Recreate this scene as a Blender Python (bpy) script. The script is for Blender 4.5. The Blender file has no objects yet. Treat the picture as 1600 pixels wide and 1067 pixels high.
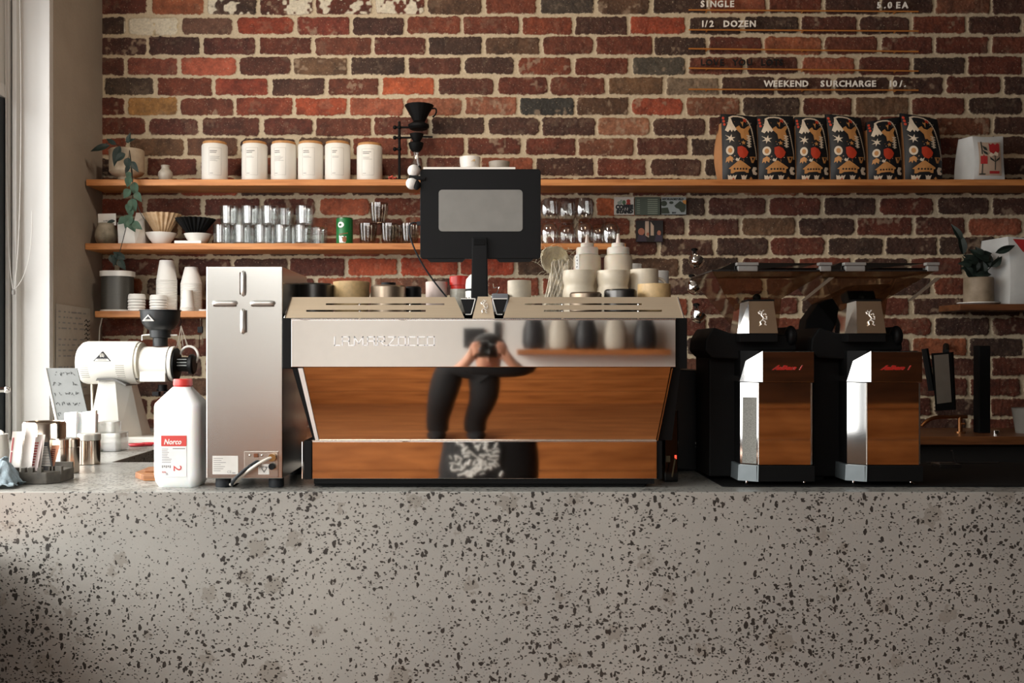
import bpy, bmesh, math, random
import numpy as np
from mathutils import Vector, Matrix, noise as mnoise
random.seed(7)
SC = bpy.context.scene
COL = SC.collection
PI = math.pi

# ------------------------------------------------------------------ camera
# camera 1.48 m above the floor, looking straight at the back wall (+Y)
CZ, FPX, VX, VY = 1.48, 1555.0, 757.0, 548.0
cd = bpy.data.cameras.new('camera')
cam = bpy.data.objects.new('camera', cd); COL.objects.link(cam)
cam.location = (0, 0, CZ); cam.rotation_euler = (PI/2, 0, 0)
cd.sensor_width = 36; cd.lens = 36*FPX/1600
cd.shift_x = (800-VX)/1600; cd.shift_y = (VY-533.5)/1600
cd.clip_start = 0.02; cd.clip_end = 60
SC.camera = cam

# ------------------------------------------------------------------ sky and daylight
w = bpy.data.worlds.new('overcast_sky'); SC.world = w; w.use_nodes = True
wn = w.node_tree.nodes; wl = w.node_tree.links
bg = wn['Background']
tc = wn.new('ShaderNodeTexCoord'); sep = wn.new('ShaderNodeSeparateXYZ'); rmp = wn.new('ShaderNodeValToRGB')
wl.new(tc.outputs['Generated'], sep.inputs[0]); wl.new(sep.outputs['Z'], rmp.inputs[0])
rmp.color_ramp.elements[0].position = 0.0; rmp.color_ramp.elements[0].color = (0.36, 0.36, 0.36, 1)
rmp.color_ramp.elements[1].position = 0.35; rmp.color_ramp.elements[1].color = (0.97, 0.965, 0.94, 1)
wl.new(rmp.outputs['Color'], bg.inputs['Color'])
bg.inputs['Strength'].default_value = 13.0
YBK = -1.45
def portal(name, loc, rot, sx, sy):
    l = bpy.data.lights.new(name, 'AREA'); l.shape = 'RECTANGLE'; l.size = sx; l.size_y = sy
    l.cycles.is_portal = True
    o = bpy.data.objects.new(name, l); COL.objects.link(o); o.location = loc; o.rotation_euler = rot
portal('window_portal', (-1.97, 1.35, 1.97), (0, -PI/2, 0), 2.0, 4.1)      # faces +X
portal('rear_window_portal', (-.85, YBK-.12, 2.62), (PI/2, 0, 0), 1.9, .7)   # faces +Y
def lamp(name, loc, target, energy, size, col=(1, .72, .45), spot=None):
    l = bpy.data.lights.new(name, 'SPOT' if spot else 'AREA'); l.energy = energy; l.color = col
    if spot: l.spot_size = math.radians(spot); l.spot_blend = .9; l.shadow_soft_size = size
    else: l.size = size
    o = bpy.data.objects.new(name, l); COL.objects.link(o); o.location = loc
    o.rotation_euler = (Vector(target)-Vector(loc)).to_track_quat('-Z', 'Y').to_euler(); return o

lamp('warm_ceiling_lamp', (.75, 3.0, 3.0), (.9, 4.3, 1.9), 2.5, .2, (1, .68, .4))
lamp('warm_ceiling_lamp', (-.5, 3.0, 3.0), (-.4, 4.3, 2.0), 10, .2, (1, .84, .68))
vs = SC.view_settings
SC.display_settings.display_device = 'sRGB'
vs.view_transform = 'Standard'; vs.look = 'None'; vs.gamma = 1; vs.use_curve_mapping = False
vs.exposure = -0.14
SC.cycles.max_bounces = 10; SC.cycles.diffuse_bounces = 5; SC.cycles.glossy_bounces = 6
SC.cycles.transmission_bounces = 10; SC.cycles.transparent_max_bounces = 12
SC.cycles.sample_clamp_indirect = 6; SC.cycles.caustics_reflective = False; SC.cycles.caustics_refractive = False
SC.cycles.use_denoising = True

# ------------------------------------------------------------------ materials
def lin(v): return v/12.92 if v <= .04045 else ((v+.055)/1.055)**2.4
def rgb(h):
    h = h.lstrip('#'); return tuple(lin(int(h[i:i+2], 16)/255) for i in (0, 2, 4)) + (1,)
MATS = {}
def mat(name, col='888888', rough=.5, metal=0, var=.06, scale=25, bump=0, trans=0, ior=1.45, alpha=1, coat=0, sub=0, stretch=None, spec=.5, emit=None, col2=None, bscale=None):
    """principled material whose colour varies a little with object-space noise"""
    if name in MATS: return MATS[name]
    m = bpy.data.materials.new(name); m.use_nodes = True; n = m.node_tree.nodes; l = m.node_tree.links
    p = n['Principled BSDF']; c = rgb(col)
    p.inputs['Roughness'].default_value = rough; p.inputs['Metallic'].default_value = metal
    p.inputs['IOR'].default_value = ior; p.inputs['Transmission Weight'].default_value = trans
    p.inputs['Coat Weight'].default_value = coat; p.inputs['Alpha'].default_value = alpha
    p.inputs['Specular IOR Level'].default_value = spec
    if sub: p.inputs['Subsurface Weight'].default_value = sub; p.inputs['Subsurface Scale'].default_value = .02
    if emit: p.inputs['Emission Color'].default_value = c; p.inputs['Emission Strength'].default_value = emit
    t = n.new('ShaderNodeTexCoord'); mp = n.new('ShaderNodeMapping'); nz = n.new('ShaderNodeTexNoise')
    if stretch: mp.inputs['Scale'].default_value = stretch
    nz.inputs['Scale'].default_value = scale; nz.inputs['Detail'].default_value = 4
    l.new(t.outputs['Object'], mp.inputs[0]); l.new(mp.outputs[0], nz.inputs[0])
    mx = n.new('ShaderNodeMix'); mx.data_type = 'RGBA'
    c2 = rgb(col2) if col2 else tuple(x*(1-var) for x in c[:3])+(1,)
    c1 = c if col2 else tuple(min(1, x*(1+var)) for x in c[:3])+(1,)
    mx.inputs[6].default_value = c1; mx.inputs[7].default_value = c2
    cr = n.new('ShaderNodeMapRange'); cr.inputs[1].default_value = .3; cr.inputs[2].default_value = .7
    l.new(nz.outputs['Fac'], cr.inputs[0]); l.new(cr.outputs[0], mx.inputs[0])
    l.new(mx.outputs[2], p.inputs['Base Color'])
    if bump:
        b = n.new('ShaderNodeBump'); b.inputs['Strength'].default_value = 1; b.inputs['Distance'].default_value = bump
        if bscale:
            n2 = n.new('ShaderNodeTexNoise'); n2.inputs['Scale'].default_value = bscale; n2.inputs['Detail'].default_value = 3
            l.new(mp.outputs[0], n2.inputs[0]); l.new(n2.outputs['Fac'], b.inputs['Height'])
        else: l.new(nz.outputs['Fac'], b.inputs['Height'])
        l.new(b.outputs[0], p.inputs['Normal'])
    MATS[name] = m; return m

def wood(name, light, dark, rough=.45, grain=(1, 14, 14), scale=6, coat=0, planks=None):
    """wood grain running along X; planks=(height, gap) adds dark joints between boards"""
    if name in MATS: return MATS[name]
    m = mat(name, light, rough, coat=coat); n = m.node_tree.nodes; l = m.node_tree.links; p = n['Principled BSDF']
    t = n.new('ShaderNodeTexCoord'); mp = n.new('ShaderNodeMapping'); mp.inputs['Scale'].default_value = grain
    l.new(t.outputs['Object'], mp.inputs[0])
    a = n.new('ShaderNodeTexNoise'); a.inputs['Scale'].default_value = scale; a.inputs['Detail'].default_value = 7; a.inputs['Distortion'].default_value = .8
    b = n.new('ShaderNodeTexNoise'); b.inputs['Scale'].default_value = scale*.25; b.inputs['Detail'].default_value = 2
    l.new(mp.outputs[0], a.inputs[0]); l.new(mp.outputs[0], b.inputs[0])
    ad = n.new('ShaderNodeMath'); ad.operation = 'ADD'; l.new(a.outputs['Fac'], ad.inputs[0]); l.new(b.outputs['Fac'], ad.inputs[1])
    cr = n.new('ShaderNodeMapRange'); cr.inputs[1].default_value = .75; cr.inputs[2].default_value = 1.3; l.new(ad.outputs[0], cr.inputs[0])
    mx = n.new('ShaderNodeMix'); mx.data_type = 'RGBA'; mx.inputs[6].default_value = rgb(light); mx.inputs[7].default_value = rgb(dark)
    l.new(cr.outputs[0], mx.inputs[0]); l.new(mx.outputs[2], p.inputs['Base Color'])
    bp = n.new('ShaderNodeBump'); bp.inputs['Distance'].default_value = .0006; l.new(a.outputs['Fac'], bp.inputs['Height']); l.new(bp.outputs[0], p.inputs['Normal'])
    return m

STEEL = mat('polished_steel', 'd8d6d2', .06, 1, var=.01, scale=3)
MIRROR = mat('mirror_steel_panel', 'f0ebe4', .035, 1, var=.01, scale=2)
BRUSH = mat('brushed_steel', 'cfc8be', .27, 1, var=.03, scale=8, stretch=(1, 1, 40))
RAIL = mat('brushed_bronze_steel', 'd6c2a6', .42, .65, var=.03, scale=8, stretch=(1, 1, 60))
SATIN = mat('satin_steel', 'e2e1dc', .22, 1, var=.02, scale=4)
BLACK = mat('black_plastic', '0a0a0b', .5, var=.1, spec=.25)
MATTE = mat('matte_black_metal', '070707', .65, var=.1, spec=.2)
GLOSS = mat('gloss_black', '0c0c0d', .12, var=.1)
RUBBER = mat('dark_rubber', '1c2024', .6, var=.1)
WHITE = mat('white_paper', 'e8e6e0', .6, var=.02)
ENAMEL = mat('cream_white_enamel', 'eeebe2', .3, var=.01, coat=.3)
CERAMIC = mat('white_ceramic', 'e6e3dc', .25, var=.02)
SHELF = wood('oiled_shelf_wood', 'cc8a50', 'a0602e', .5)
def thin_glass(name, tint, base=.08, edge=.35, rough=.03):
    m = bpy.data.materials.new(name); m.use_nodes = True; n = m.node_tree.nodes; l = m.node_tree.links; n.remove(n['Principled BSDF'])
    tr_ = n.new('ShaderNodeBsdfTransparent'); gl = n.new('ShaderNodeBsdfGlossy'); mx = n.new('ShaderNodeMixShader'); lw = n.new('ShaderNodeLayerWeight'); fr = n.new('ShaderNodeFresnel'); ad = n.new('ShaderNodeMath'); mu = n.new('ShaderNodeMath'); cm = n.new('ShaderNodeMix'); nz = n.new('ShaderNodeTexNoise')
    cm.data_type = 'RGBA'; cm.inputs[6].default_value = rgb(tint); cm.inputs[7].default_value = tuple(c*edge for c in rgb(tint)[:3])+(1,)
    pw = n.new('ShaderNodeMath'); pw.operation = 'POWER'; pw.inputs[1].default_value = 3.5
    l.new(lw.outputs['Facing'], pw.inputs[0]); l.new(pw.outputs[0], cm.inputs[0]); l.new(cm.outputs[2], tr_.inputs[0]); gl.inputs['Roughness'].default_value = rough; pf = n.new('ShaderNodeMath'); pf.operation = 'POWER'; pf.inputs[1].default_value = 3.5; ad.operation = 'MULTIPLY_ADD'; ad.inputs[1].default_value = .55; ad.inputs[2].default_value = base; l.new(lw.outputs['Facing'], pf.inputs[0]); l.new(pf.outputs[0], ad.inputs[0]); lw.inputs[0].default_value = .5
    l.new(ad.outputs[0], mx.inputs[0]); l.new(tr_.outputs[0], mx.inputs[1]); l.new(gl.outputs[0], mx.inputs[2]); l.new(mx.outputs[0], n['Material Output'].inputs['Surface']); return m
GLASS = thin_glass('clear_glass', 'fbfbfa', .13, .62)
RIBGLASS = thin_glass('ribbed_glass', 'f8f9f8', .22, .55, .16)
SMOKE = thin_glass('smoky_glass', 'e2ddd6', .13, .5)
ACRYL = thin_glass('tinted_acrylic', 'ece8e2', .06, .85)
PLASTER = mat('plaster', '9d9284', .85, var=.1, scale=4, bump=.0015, bscale=60)
PAINT = mat('white_gloss_paint', 'c6c4c0', .35, var=.02, scale=6, bump=.0006, bscale=30)

# ------------------------------------------------------------------ mesh builder
def wpos(o):
    v = Vector((0, 0, 0))
    while o is not None: v = v + o.location; o = o.parent
    return v
class MB:
    """collects shapes in world coordinates, then links them as ONE mesh object"""
    def __init__(s): s.bm = bmesh.new(); s.mi = 0; s.bv = False; s.X = Matrix.Identity(4)
    def _new(s, fn):
        before = set(s.bm.verts); fb = set(s.bm.faces)
        fn()
        vs_ = [v for v in s.bm.verts if v not in before]; fs = [f for f in s.bm.faces if f not in fb]
        for f in fs: f.material_index = s.mi
        bmesh.ops.transform(s.bm, matrix=s.X, verts=vs_)
        return vs_, fs
    def box(s, x0, x1, y0, y1, z0, z1, bev=0, seg=2):
        def f():
            r = bmesh.ops.create_cube(s.bm, size=1)
            for v in r['verts']:
                v.co = Vector(((x0+x1)/2+v.co.x*(x1-x0), (y0+y1)/2+v.co.y*(y1-y0), (z0+z1)/2+v.co.z*(z1-z0)))
            if bev:
                s.bv = True
                es = list({e for v in r['verts'] for e in v.link_edges})
                bmesh.ops.bevel(s.bm, geom=es, offset=bev, segments=seg, affect='EDGES', profile=.5)
        s._new(f); return s
    def prism(s, pts, a0, a1, axis='Y', bev=0):
        """extrude a 2-D outline: axis Y takes (x,z), Z takes (x,y), X takes (y,z)"""
        def P(u, v, a): return Vector((u, a, v)) if axis == 'Y' else Vector((u, v, a)) if axis == 'Z' else Vector((a, u, v))
        def f():
            A = [s.bm.verts.new(P(u, v, a0)) for u, v in pts]; B = [s.bm.verts.new(P(u, v, a1)) for u, v in pts]
            n = len(pts); fs = [s.bm.faces.new(A), s.bm.faces.new(B[::-1])]
            for i in range(n): fs.append(s.bm.faces.new((A[i], B[i], B[(i+1) % n], A[(i+1) % n])))
            bmesh.ops.recalc_face_normals(s.bm, faces=fs)
            s.bv = s.bv or bool(bev)
            if bev: bmesh.ops.bevel(s.bm, geom=list({e for q in fs for e in q.edges}), offset=bev, segments=2, affect='EDGES', profile=.5)
        s._new(f); return s
    def poly(s, pts3):
        def f():
            s.bm.faces.new([s.bm.verts.new(p) for p in pts3])
        s._new(f); return s
    def hexa(s, P8):
        """8 corners: bottom 4 (ccw) then top 4"""
        def f():
            v = [s.bm.verts.new(p) for p in P8]
            fs = [s.bm.faces.new([v[i] for i in q]) for q in ((0,3,2,1),(4,5,6,7),(0,1,5,4),(1,2,6,5),(2,3,7,6),(3,0,4,7))]
            bmesh.ops.recalc_face_normals(s.bm, faces=fs)
        s._new(f); return s
    def lathe(s, prof, c, n=32, axis='Z', rib=None, sx=1, sy=1, capend=True):
        """revolve (r,h) profile about an axis through c; rib=(count, amp) modulates the radius"""
        c = Vector(c)
        def f():
            rings = []
            for r, h in prof:
                if r < 1e-6: rings.append([s.bm.verts.new(_ax(axis, 0, 0, h)+c)]); continue
                rg = []
                for k in range(n):
                    a = 2*PI*k/n; rr = r
                    if rib: rr = r*(1+rib[1]*math.cos(rib[0]*a))
                    rg.append(s.bm.verts.new(_ax(axis, rr*math.cos(a)*sx, rr*math.sin(a)*sy, h)+c))
                rings.append(rg)
            fs = []
            for A, B in zip(rings, rings[1:]):
                if len(A) == 1 and len(B) == 1: continue
                for k in range(n):
                    k2 = (k+1) % n
                    if len(A) == 1: fs.append(s.bm.faces.new((A[0], B[k], B[k2])))
                    elif len(B) == 1: fs.append(s.bm.faces.new((A[k], B[0], A[k2])))
                    else: fs.append(s.bm.faces.new((A[k], B[k], B[k2], A[k2])))
            if capend:
                for R in (rings[0], rings[-1]):
                    if len(R) > 1 and rings[0] is not rings[-1]: fs.append(s.bm.faces.new(R))
            bmesh.ops.recalc_face_normals(s.bm, faces=fs)
        s._new(f); return s
    def tube(s, pts, r, n=8, cap=True, taper=None):
        pts = [Vector(p) for p in pts]
        def f():
            rings = []; up = None
            for i, p in enumerate(pts):
                d = (pts[min(i+1, len(pts)-1)]-pts[max(i-1, 0)]).normalized()
                if up is None:
                    up = Vector((0, 0, 1)) if abs(d.z) < .9 else Vector((1, 0, 0))
                a = d.cross(up).normalized(); b = a.cross(d).normalized(); up = b
                rr = r if taper is None else r*taper[i] if hasattr(taper, '__len__') else r*(1-(1-taper)*i/(len(pts)-1))
                rings.append([s.bm.verts.new(p+a*rr*math.cos(2*PI*k/n)+b*rr*math.sin(2*PI*k/n)) for k in range(n)])
            fs = []
            for A, B in zip(rings, rings[1:]):
                for k in range(n): fs.append(s.bm.faces.new((A[k], A[(k+1) % n], B[(k+1) % n], B[k])))
            if cap: fs.append(s.bm.faces.new(rings[0][::-1])); fs.append(s.bm.faces.new(rings[-1]))
            bmesh.ops.recalc_face_normals(s.bm, faces=fs)
        s._new(f); return s
    def ball(s, c, r, sx=1, sy=1, sz=1, n=20):
        def f():
            q = bmesh.ops.create_uvsphere(s.bm, u_segments=n, v_segments=n//2+2, radius=r)
            for v in q['verts']: v.co = Vector((v.co.x*sx, v.co.y*sy, v.co.z*sz))+Vector(c)
        s._new(f); return s
    def grid(s, fn, nu, nv):
        def f():
            V = [[s.bm.verts.new(fn(i/nu, j/nv)) for i in range(nu+1)] for j in range(nv+1)]
            for j in range(nv):
                for i in range(nu): s.bm.faces.new((V[j][i], V[j][i+1], V[j+1][i+1], V[j+1][i]))
        s._new(f); return s
    def text(s, txt, x, z, y, size, depth=.0006, align='LEFT', font_shear=0, sxx=1, bold=0, rot=None, spacing=1):
        """lettering facing -Y (towards the customers); size = capital height"""
        cu = bpy.data.curves.new('t', 'FONT'); cu.body = txt; cu.size = size/.72; cu.align_x = align
        cu.extrude = depth/2; cu.shear = font_shear; cu.offset = bold; cu.resolution_u = 2; cu.space_character = spacing
        o = bpy.data.objects.new('t', cu); COL.objects.link(o)
        me = bpy.data.meshes.new_from_object(o.evaluated_get(bpy.context.evaluated_depsgraph_get()))
        R = rot if rot is not None else Matrix.Identity(4)
        me.transform(Matrix.Translation((x, y, z)) @ R @ Matrix.Rotation(PI/2, 4, 'X') @ Matrix.Diagonal((sxx, 1, 1, 1)))
        bpy.data.objects.remove(o); bpy.data.curves.remove(cu)
        def f(): s.bm.from_mesh(me)
        s._new(f); bpy.data.meshes.remove(me); return s
    def build(s, name, mats, parent=None, smooth=35, origin=None, sharp=True):
        if not isinstance(mats, (list, tuple)): mats = [mats]
        me = bpy.data.meshes.new(name)
        vsx = s.bm.verts
        if parent is not None: og = wpos(parent)
        elif origin is not None: og = Vector(origin)
        else:
            xs = [v.co.x for v in vsx]; ys = [v.co.y for v in vsx]; zs = [v.co.z for v in vsx]
            og = Vector(((min(xs)+max(xs))/2, (min(ys)+max(ys))/2, min(zs)))
        bmesh.ops.translate(s.bm, verts=list(vsx), vec=-og)
        s.bm.to_mesh(me); s.bm.free(); s.bm = None
        for m in mats: me.materials.append(m)
        if smooth:
            me.polygons.foreach_set('use_smooth', [True]*len(me.polygons))
            if sharp: me.set_sharp_from_angle(angle=math.radians(smooth))
        o = bpy.data.objects.new(name, me); COL.objects.link(o)
        if s.bv:
            wm = o.modifiers.new('shade', 'WEIGHTED_NORMAL'); wm.keep_sharp = True; wm.weight = 100
        if parent is not None: o.parent = parent
        else: o.location = og
        return o
def _ax(axis, u, v, h):
    return Vector((u, v, h)) if axis == 'Z' else Vector((u, h, v)) if axis == 'Y' else Vector((h, u, v))

def tag(o, label=None, cat=None, group=None, kind=None):
    if label: o['label'] = label
    if cat: o['category'] = cat
    if group: o['group'] = group
    if kind: o['kind'] = kind
    return o
def thing(name, label, cat, loc, group=None, kind=None):
    o = bpy.data.objects.new(name, None); COL.objects.link(o); o.location = loc; o.empty_display_size = .05
    return tag(o, label, cat, group, kind)
def copy_tree(o, label=None, loc=None, rz=None, parent=None):
    c = o.copy(); COL.objects.link(c)
    if parent is not None: c.parent = parent
    if loc is not None: c.location = loc
    if rz is not None: c.rotation_euler.z = rz
    if label: c['label'] = label
    for ch in [k for k in bpy.data.objects if k.parent is o]: copy_tree(ch, parent=c)
    return c
def W(px, py, Y): return Vector(((px-VX)*Y/FPX, Y, CZ-(py-VY)*Y/FPX))
def wx(px, Y): return (px-VX)*Y/FPX
def wz(py, Y): return CZ-(py-VY)*Y/FPX
CT = 1.15          # height of the counter tops

# ------------------------------------------------------------------ the room
WALLY, XL = 4.27, -1.64
def vnoise(x, z, f, seed):
    r = np.random.RandomState(seed); n = 256; g = r.rand(n, n)
    u = x*f; v = z*f; i = np.floor(u).astype(int); j = np.floor(v).astype(int); a = u-i; b = v-j
    a = a*a*(3-2*a); b = b*b*(3-2*b)
    g00 = g[i % n, j % n]; g10 = g[(i+1) % n, j % n]; g01 = g[i % n, (j+1) % n]; g11 = g[(i+1) % n, (j+1) % n]
    return (g00*(1-a)+g10*a)*(1-b)+(g01*(1-a)+g11*a)*b - .5
def brick_wall():
    dx = .0036
    x = np.arange(XL-.02, 3.3, dx); z = np.arange(.9, 3.12, dx)
    nx, nz = len(x), len(z); X, Z = np.meshgrid(x, z)
    S = FPX/WALLY; px = X*S+VX; py = VY-(Z-CZ)*S
    rp = 31.35; yy = py + 3.0*vnoise(X, Z, .9, 3)
    row = np.floor((yy-24)/rp).astype(int)+1; v = (yy-24)/rp-(row-1)          # 0..1 inside the course
    rng = np.random.RandomState(11); jit = rng.uniform(-4.0, 4.0, (64, 128)); 
    base = np.where(row % 2 == 0, 669.0, 722.0); bl = 87.9
    extra = {4: 16, 8: -6, 12: 9, 7: 5, 13: -8}
    off = np.zeros(64)
    for k, e in extra.items(): off[k] = e
    t0 = (px-base-off[row % 64])/bl
    col = np.floor(t0).astype(int)
    jl = jit[row % 64, (col+40) % 128]; jr = jit[row % 64, (col+41) % 128]
    left = col*bl+base+off[row % 64]+jl; right = (col+1)*bl+base+off[row % 64]+jr
    lowl = px < left; hir = px > right
    col = np.where(lowl, col-1, np.where(hir, col+1, col))
    jl = jit[row % 64, (col+40) % 128]; jr = jit[row % 64, (col+41) % 128]
    left = col*bl+base+off[row % 64]+jl; right = (col+1)*bl+base+off[row % 64]+jr
    # signed distance (m) from the rounded brick outline, positive inside
    hw = (right-left)/2-2.9; hh = rp/2-2.3
    hj = rng.uniform(-1.2, .5, (64, 128))[row % 64, (col+40) % 128]; hh = hh+hj*.6; hw = hw+hj
    cx = (left+right)/2; ddx = np.abs(px-cx); ddy = np.abs((v-.5)*rp + rng.uniform(-.8, .8, (64, 128))[row % 64, (col+40) % 128])
    rc = 2.5+6*rng.rand(64, 128)[row % 64, (col+40) % 128]**2
    qx = ddx-hw+rc; qy = ddy-hh+rc
    d = rc-np.hypot(np.maximum(qx, 0), np.maximum(qy, 0))-np.minimum(np.maximum(qx, qy), 0)
    d = d+1.5*vnoise(X, Z, 55, 5)+2.2*vnoise(X, Z, 130, 6)+1.6*vnoise(X, Z, 18, 8)
    d = d/S
    m = np.clip(d/.004+.5, 0, 1)
    big = vnoise(X, Z, 16, 21); fine = vnoise(X, Z, 140, 22)
    y = WALLY + .006*(1-m) + .0016*big + .0018*fine*(.4+m) + .0016*vnoise(X, Z, 60, 23) - .003*np.clip(vnoise(X, Z, 7, 30), 0, 1)*(1-m)
    # brick colours (the fired clay's own, except the darkened right end)
    pal = np.array([rgb(c)[:3] for c in ('6f3a2b','78402f','653427','874632','5a3329','483029','6c3c2e','935440','724837','5e4638','64352a','50342c','7f5341','9a5c42','433029','6e5340')])
    pw = np.array([10,10,10,7,8,7,9,4,6,3,9,6,4,2,4,2.]); pw /= pw.sum()
    idx = rng.choice(len(pal), size=(64, 128), p=pw)
    C = pal[idx]
    # right end: darker brick colours, mostly the light's falloff put into the clay
    def setc(r, pxc, h):
        b = 669.0 if r % 2 == 0 else 722.0
        C[r, (int(math.floor((pxc-b-off[r])/bl))+40) % 128] = rgb(h)[:3]
    for r_ in range(0, 24):
        for k in range(128):
            pc = (k-40+.5)*bl+669
            if pc > 1060 and rng.rand() < .72: C[r_, k] = pal[rng.choice([4, 5, 11, 14, 10, 2])]
    for r, p, h in ((1, 240, 'cabfa6'), (1, 175, '46332c'), (1, 325, '6e5046'), (1, 415, '93432f'), (1, 505, '7c3c30'), (1, 590, '4c302a'), (1, 1030, '9c4a34'),
                    (2, 190, '4c2e28'), (2, 275, '4a2e29'), (2, 360, '5d322b'), (3, 330, 'a85a48'), (3, 500, '6a5140'), (3, 230, '80483c'), (4, 190, '4e4038'),
                    (4, 640, 'b05a3c'), (4, 420, '8a4030'), (4, 980, '6e5440'), (4, 1050, '86776a'), (5, 235, 'ab8252'), (5, 850, '3c3c3c'), (5, 410, '80402f'),
                    (5, 590, '9e5a46'), (5, 500, 'a04e36'), (5, 940, '5c4334'), (3, 1030, '55514c'), (0, 890, '4c4440'), (0, 980, '5e4638'), (5, 670, '9a6350'), (5, 760, '94604e'),
                    (6, 980, '9a6c58'), (5, 1030, '9a4c38'), (9, 300, 'a04f38'), (10, 560, 'a85c42'), (9, 640, 'b86344'), (13, 560, 'b55a3e'), (13, 680, 'b04e34'), (13, 800, 'ac4c34'),
                    (12, 600, 'a04c36'), (14, 520, 'a85c42'), (7, 500, '5d4638'), (7, 360, '6b4b3c'), (6, 250, '5a3129'), (10, 1020, 'b35c3c'), (10, 980, 'b0603e')):
        setc(r, p, h)
    bc = C[row % 64, (col+40) % 128]*np.array([.92, .84, .68])
    mott = .86+.4*big+.45*vnoise(X, Z, 45, 40)+.3*fine
    bc = bc*np.clip(mott, .45, 1.2)[..., None]
    # dusty pale patches and old white paint
    dust = np.clip((vnoise(X, Z, 26, 50)+.6*vnoise(X, Z, 90, 51)-.26)*3.2, 0, .55)
    flag = (rng.rand(64, 128) < .33)[row % 64, (col+40) % 128]
    dust = dust*np.where(flag, 1, .25)
    bc = bc*(1-dust[..., None])+np.array(rgb('a08a72')[:3])*dust[..., None]
    white = np.clip((vnoise(X, Z, 22, 60)+.7*vnoise(X, Z, 70, 61)-.02)*9, 0, 1)*((row == 0) & (px > 318) & (px < 665))
    white = np.maximum(white, np.clip((vnoise(X, Z, 60, 62)+.42)*8, 0, 1)*((row == 1) & (px > 194) & (px < 284)))
    white = white*m
    bc = bc*(1-white[..., None])+np.array(rgb('cfc6b0')[:3])*white[..., None]
    # grey smear across the dark brick edge at the middle of the wall
    n_ = nx*nz
    co = np.stack([X, y, Z], -1).reshape(-1, 3).astype(np.float32)
    me = bpy.data.meshes.new('wall_back'); me.vertices.add(n_); me.vertices.foreach_set('co', co.ravel())
    q = (np.arange(nz-1)[:, None]*nx+np.arange(nx-1)[None]).ravel()
    F = np.stack([q, q+1, q+nx+1, q+nx], -1).astype(np.int32)
    me.loops.add(F.size); me.loops.foreach_set('vertex_index', F.ravel())
    me.polygons.add(len(F)); me.polygons.foreach_set('loop_start', np.arange(0, F.size, 4, dtype=np.int32))
    me.update(calc_edges=True); me.polygons.foreach_set('use_smooth', [True]*len(F))
    a = me.color_attributes.new('clay', 'FLOAT_COLOR', 'POINT')
    a.data.foreach_set('color', np.concatenate([bc.reshape(-1, 3), np.ones((n_, 1))], 1).astype(np.float32).ravel())
    a = me.attributes.new('edge', 'FLOAT', 'POINT'); a.data.foreach_set('value', d.astype(np.float32).ravel())
    m_ = bpy.data.materials.new('old_brickwork'); m_.use_nodes = True; n = m_.node_tree.nodes; l = m_.node_tree.links; p = n['Principled BSDF']
    ca = n.new('ShaderNodeAttribute'); ca.attribute_name = 'clay'; ea = n.new('ShaderNodeAttribute'); ea.attribute_name = 'edge'
    t = n.new('ShaderNodeTexCoord'); nz1 = n.new('ShaderNodeTexNoise'); nz1.inputs['Scale'].default_value = 330; nz1.inputs['Detail'].default_value = 3
    nz2 = n.new('ShaderNodeTexNoise'); nz2.inputs['Scale'].default_value = 120; nz2.inputs['Detail'].default_value = 4
    l.new(t.outputs['Object'], nz1.inputs[0]); l.new(t.outputs['Object'], nz2.inputs[0])
    s1 = n.new('ShaderNodeMath'); s1.operation = 'MULTIPLY_ADD'; s1.inputs[1].default_value = .011; l.new(nz1.outputs['Fac'], s1.inputs[0]); l.new(ea.outputs['Fac'], s1.inputs[2])
    mr = n.new('ShaderNodeMapRange'); mr.inputs[1].default_value = .0040; mr.inputs[2].default_value = .0066; l.new(s1.outputs[0], mr.inputs[0])
    mort = n.new('ShaderNodeMix'); mort.data_type = 'RGBA'; mort.inputs[6].default_value = rgb('a5947a'); mort.inputs[7].default_value = rgb('d2c3a6')
    l.new(nz2.outputs['Fac'], mort.inputs[0])
    mul = n.new('ShaderNodeMix'); mul.data_type = 'RGBA'; mul.blend_type = 'MULTIPLY'; mul.inputs[0].default_value = .75
    cr = n.new('ShaderNodeMapRange'); cr.inputs[1].default_value = .3; cr.inputs[2].default_value = .7; cr.inputs[3].default_value = .72; cr.inputs[4].default_value = 1.15
    l.new(nz2.outputs['Fac'], cr.inputs[0]); l.new(ca.outputs['Color'], mul.inputs[6]); l.new(cr.outputs[0], mul.inputs[7])
    mx = n.new('ShaderNodeMix'); mx.data_type = 'RGBA'; l.new(mr.outputs[0], mx.inputs[0]); l.new(mort.outputs[2], mx.inputs[6]); l.new(mul.outputs[2], mx.inputs[7])
    # small pale flecks of mortar left on the faces
    vo = n.new('ShaderNodeTexNoise'); vo.inputs['Scale'].default_value = 190; vo.inputs['Detail'].default_value = 2; l.new(t.outputs['Object'], vo.inputs[0])
    fl = n.new('ShaderNodeMapRange'); fl.inputs[1].default_value = .66; fl.inputs[2].default_value = .74; fl.inputs[4].default_value = .7; l.new(vo.outputs['Fac'], fl.inputs[0])
    mx2 = n.new('ShaderNodeMix'); mx2.data_type = 'RGBA'; l.new(fl.outputs[0], mx2.inputs[0]); l.new(mx.outputs[2], mx2.inputs[6]); mx2.inputs[7].default_value = rgb('b5a088')
    l.new(mx2.outputs[2], p.inputs['Base Color'])
    bp = n.new('ShaderNodeBump'); bp.inputs['Distance'].default_value = .002; bp.inputs['Strength'].default_value = .8; l.new(nz2.outputs['Fac'], bp.inputs['Height']); l.new(bp.outputs[0], p.inputs['Normal'])
    p.inputs['Roughness'].default_value = .82
    me.materials.append(m_)
    o = bpy.data.objects.new('wall_back', me); COL.objects.link(o); tag(o, kind='structure')
brick_wall()

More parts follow.
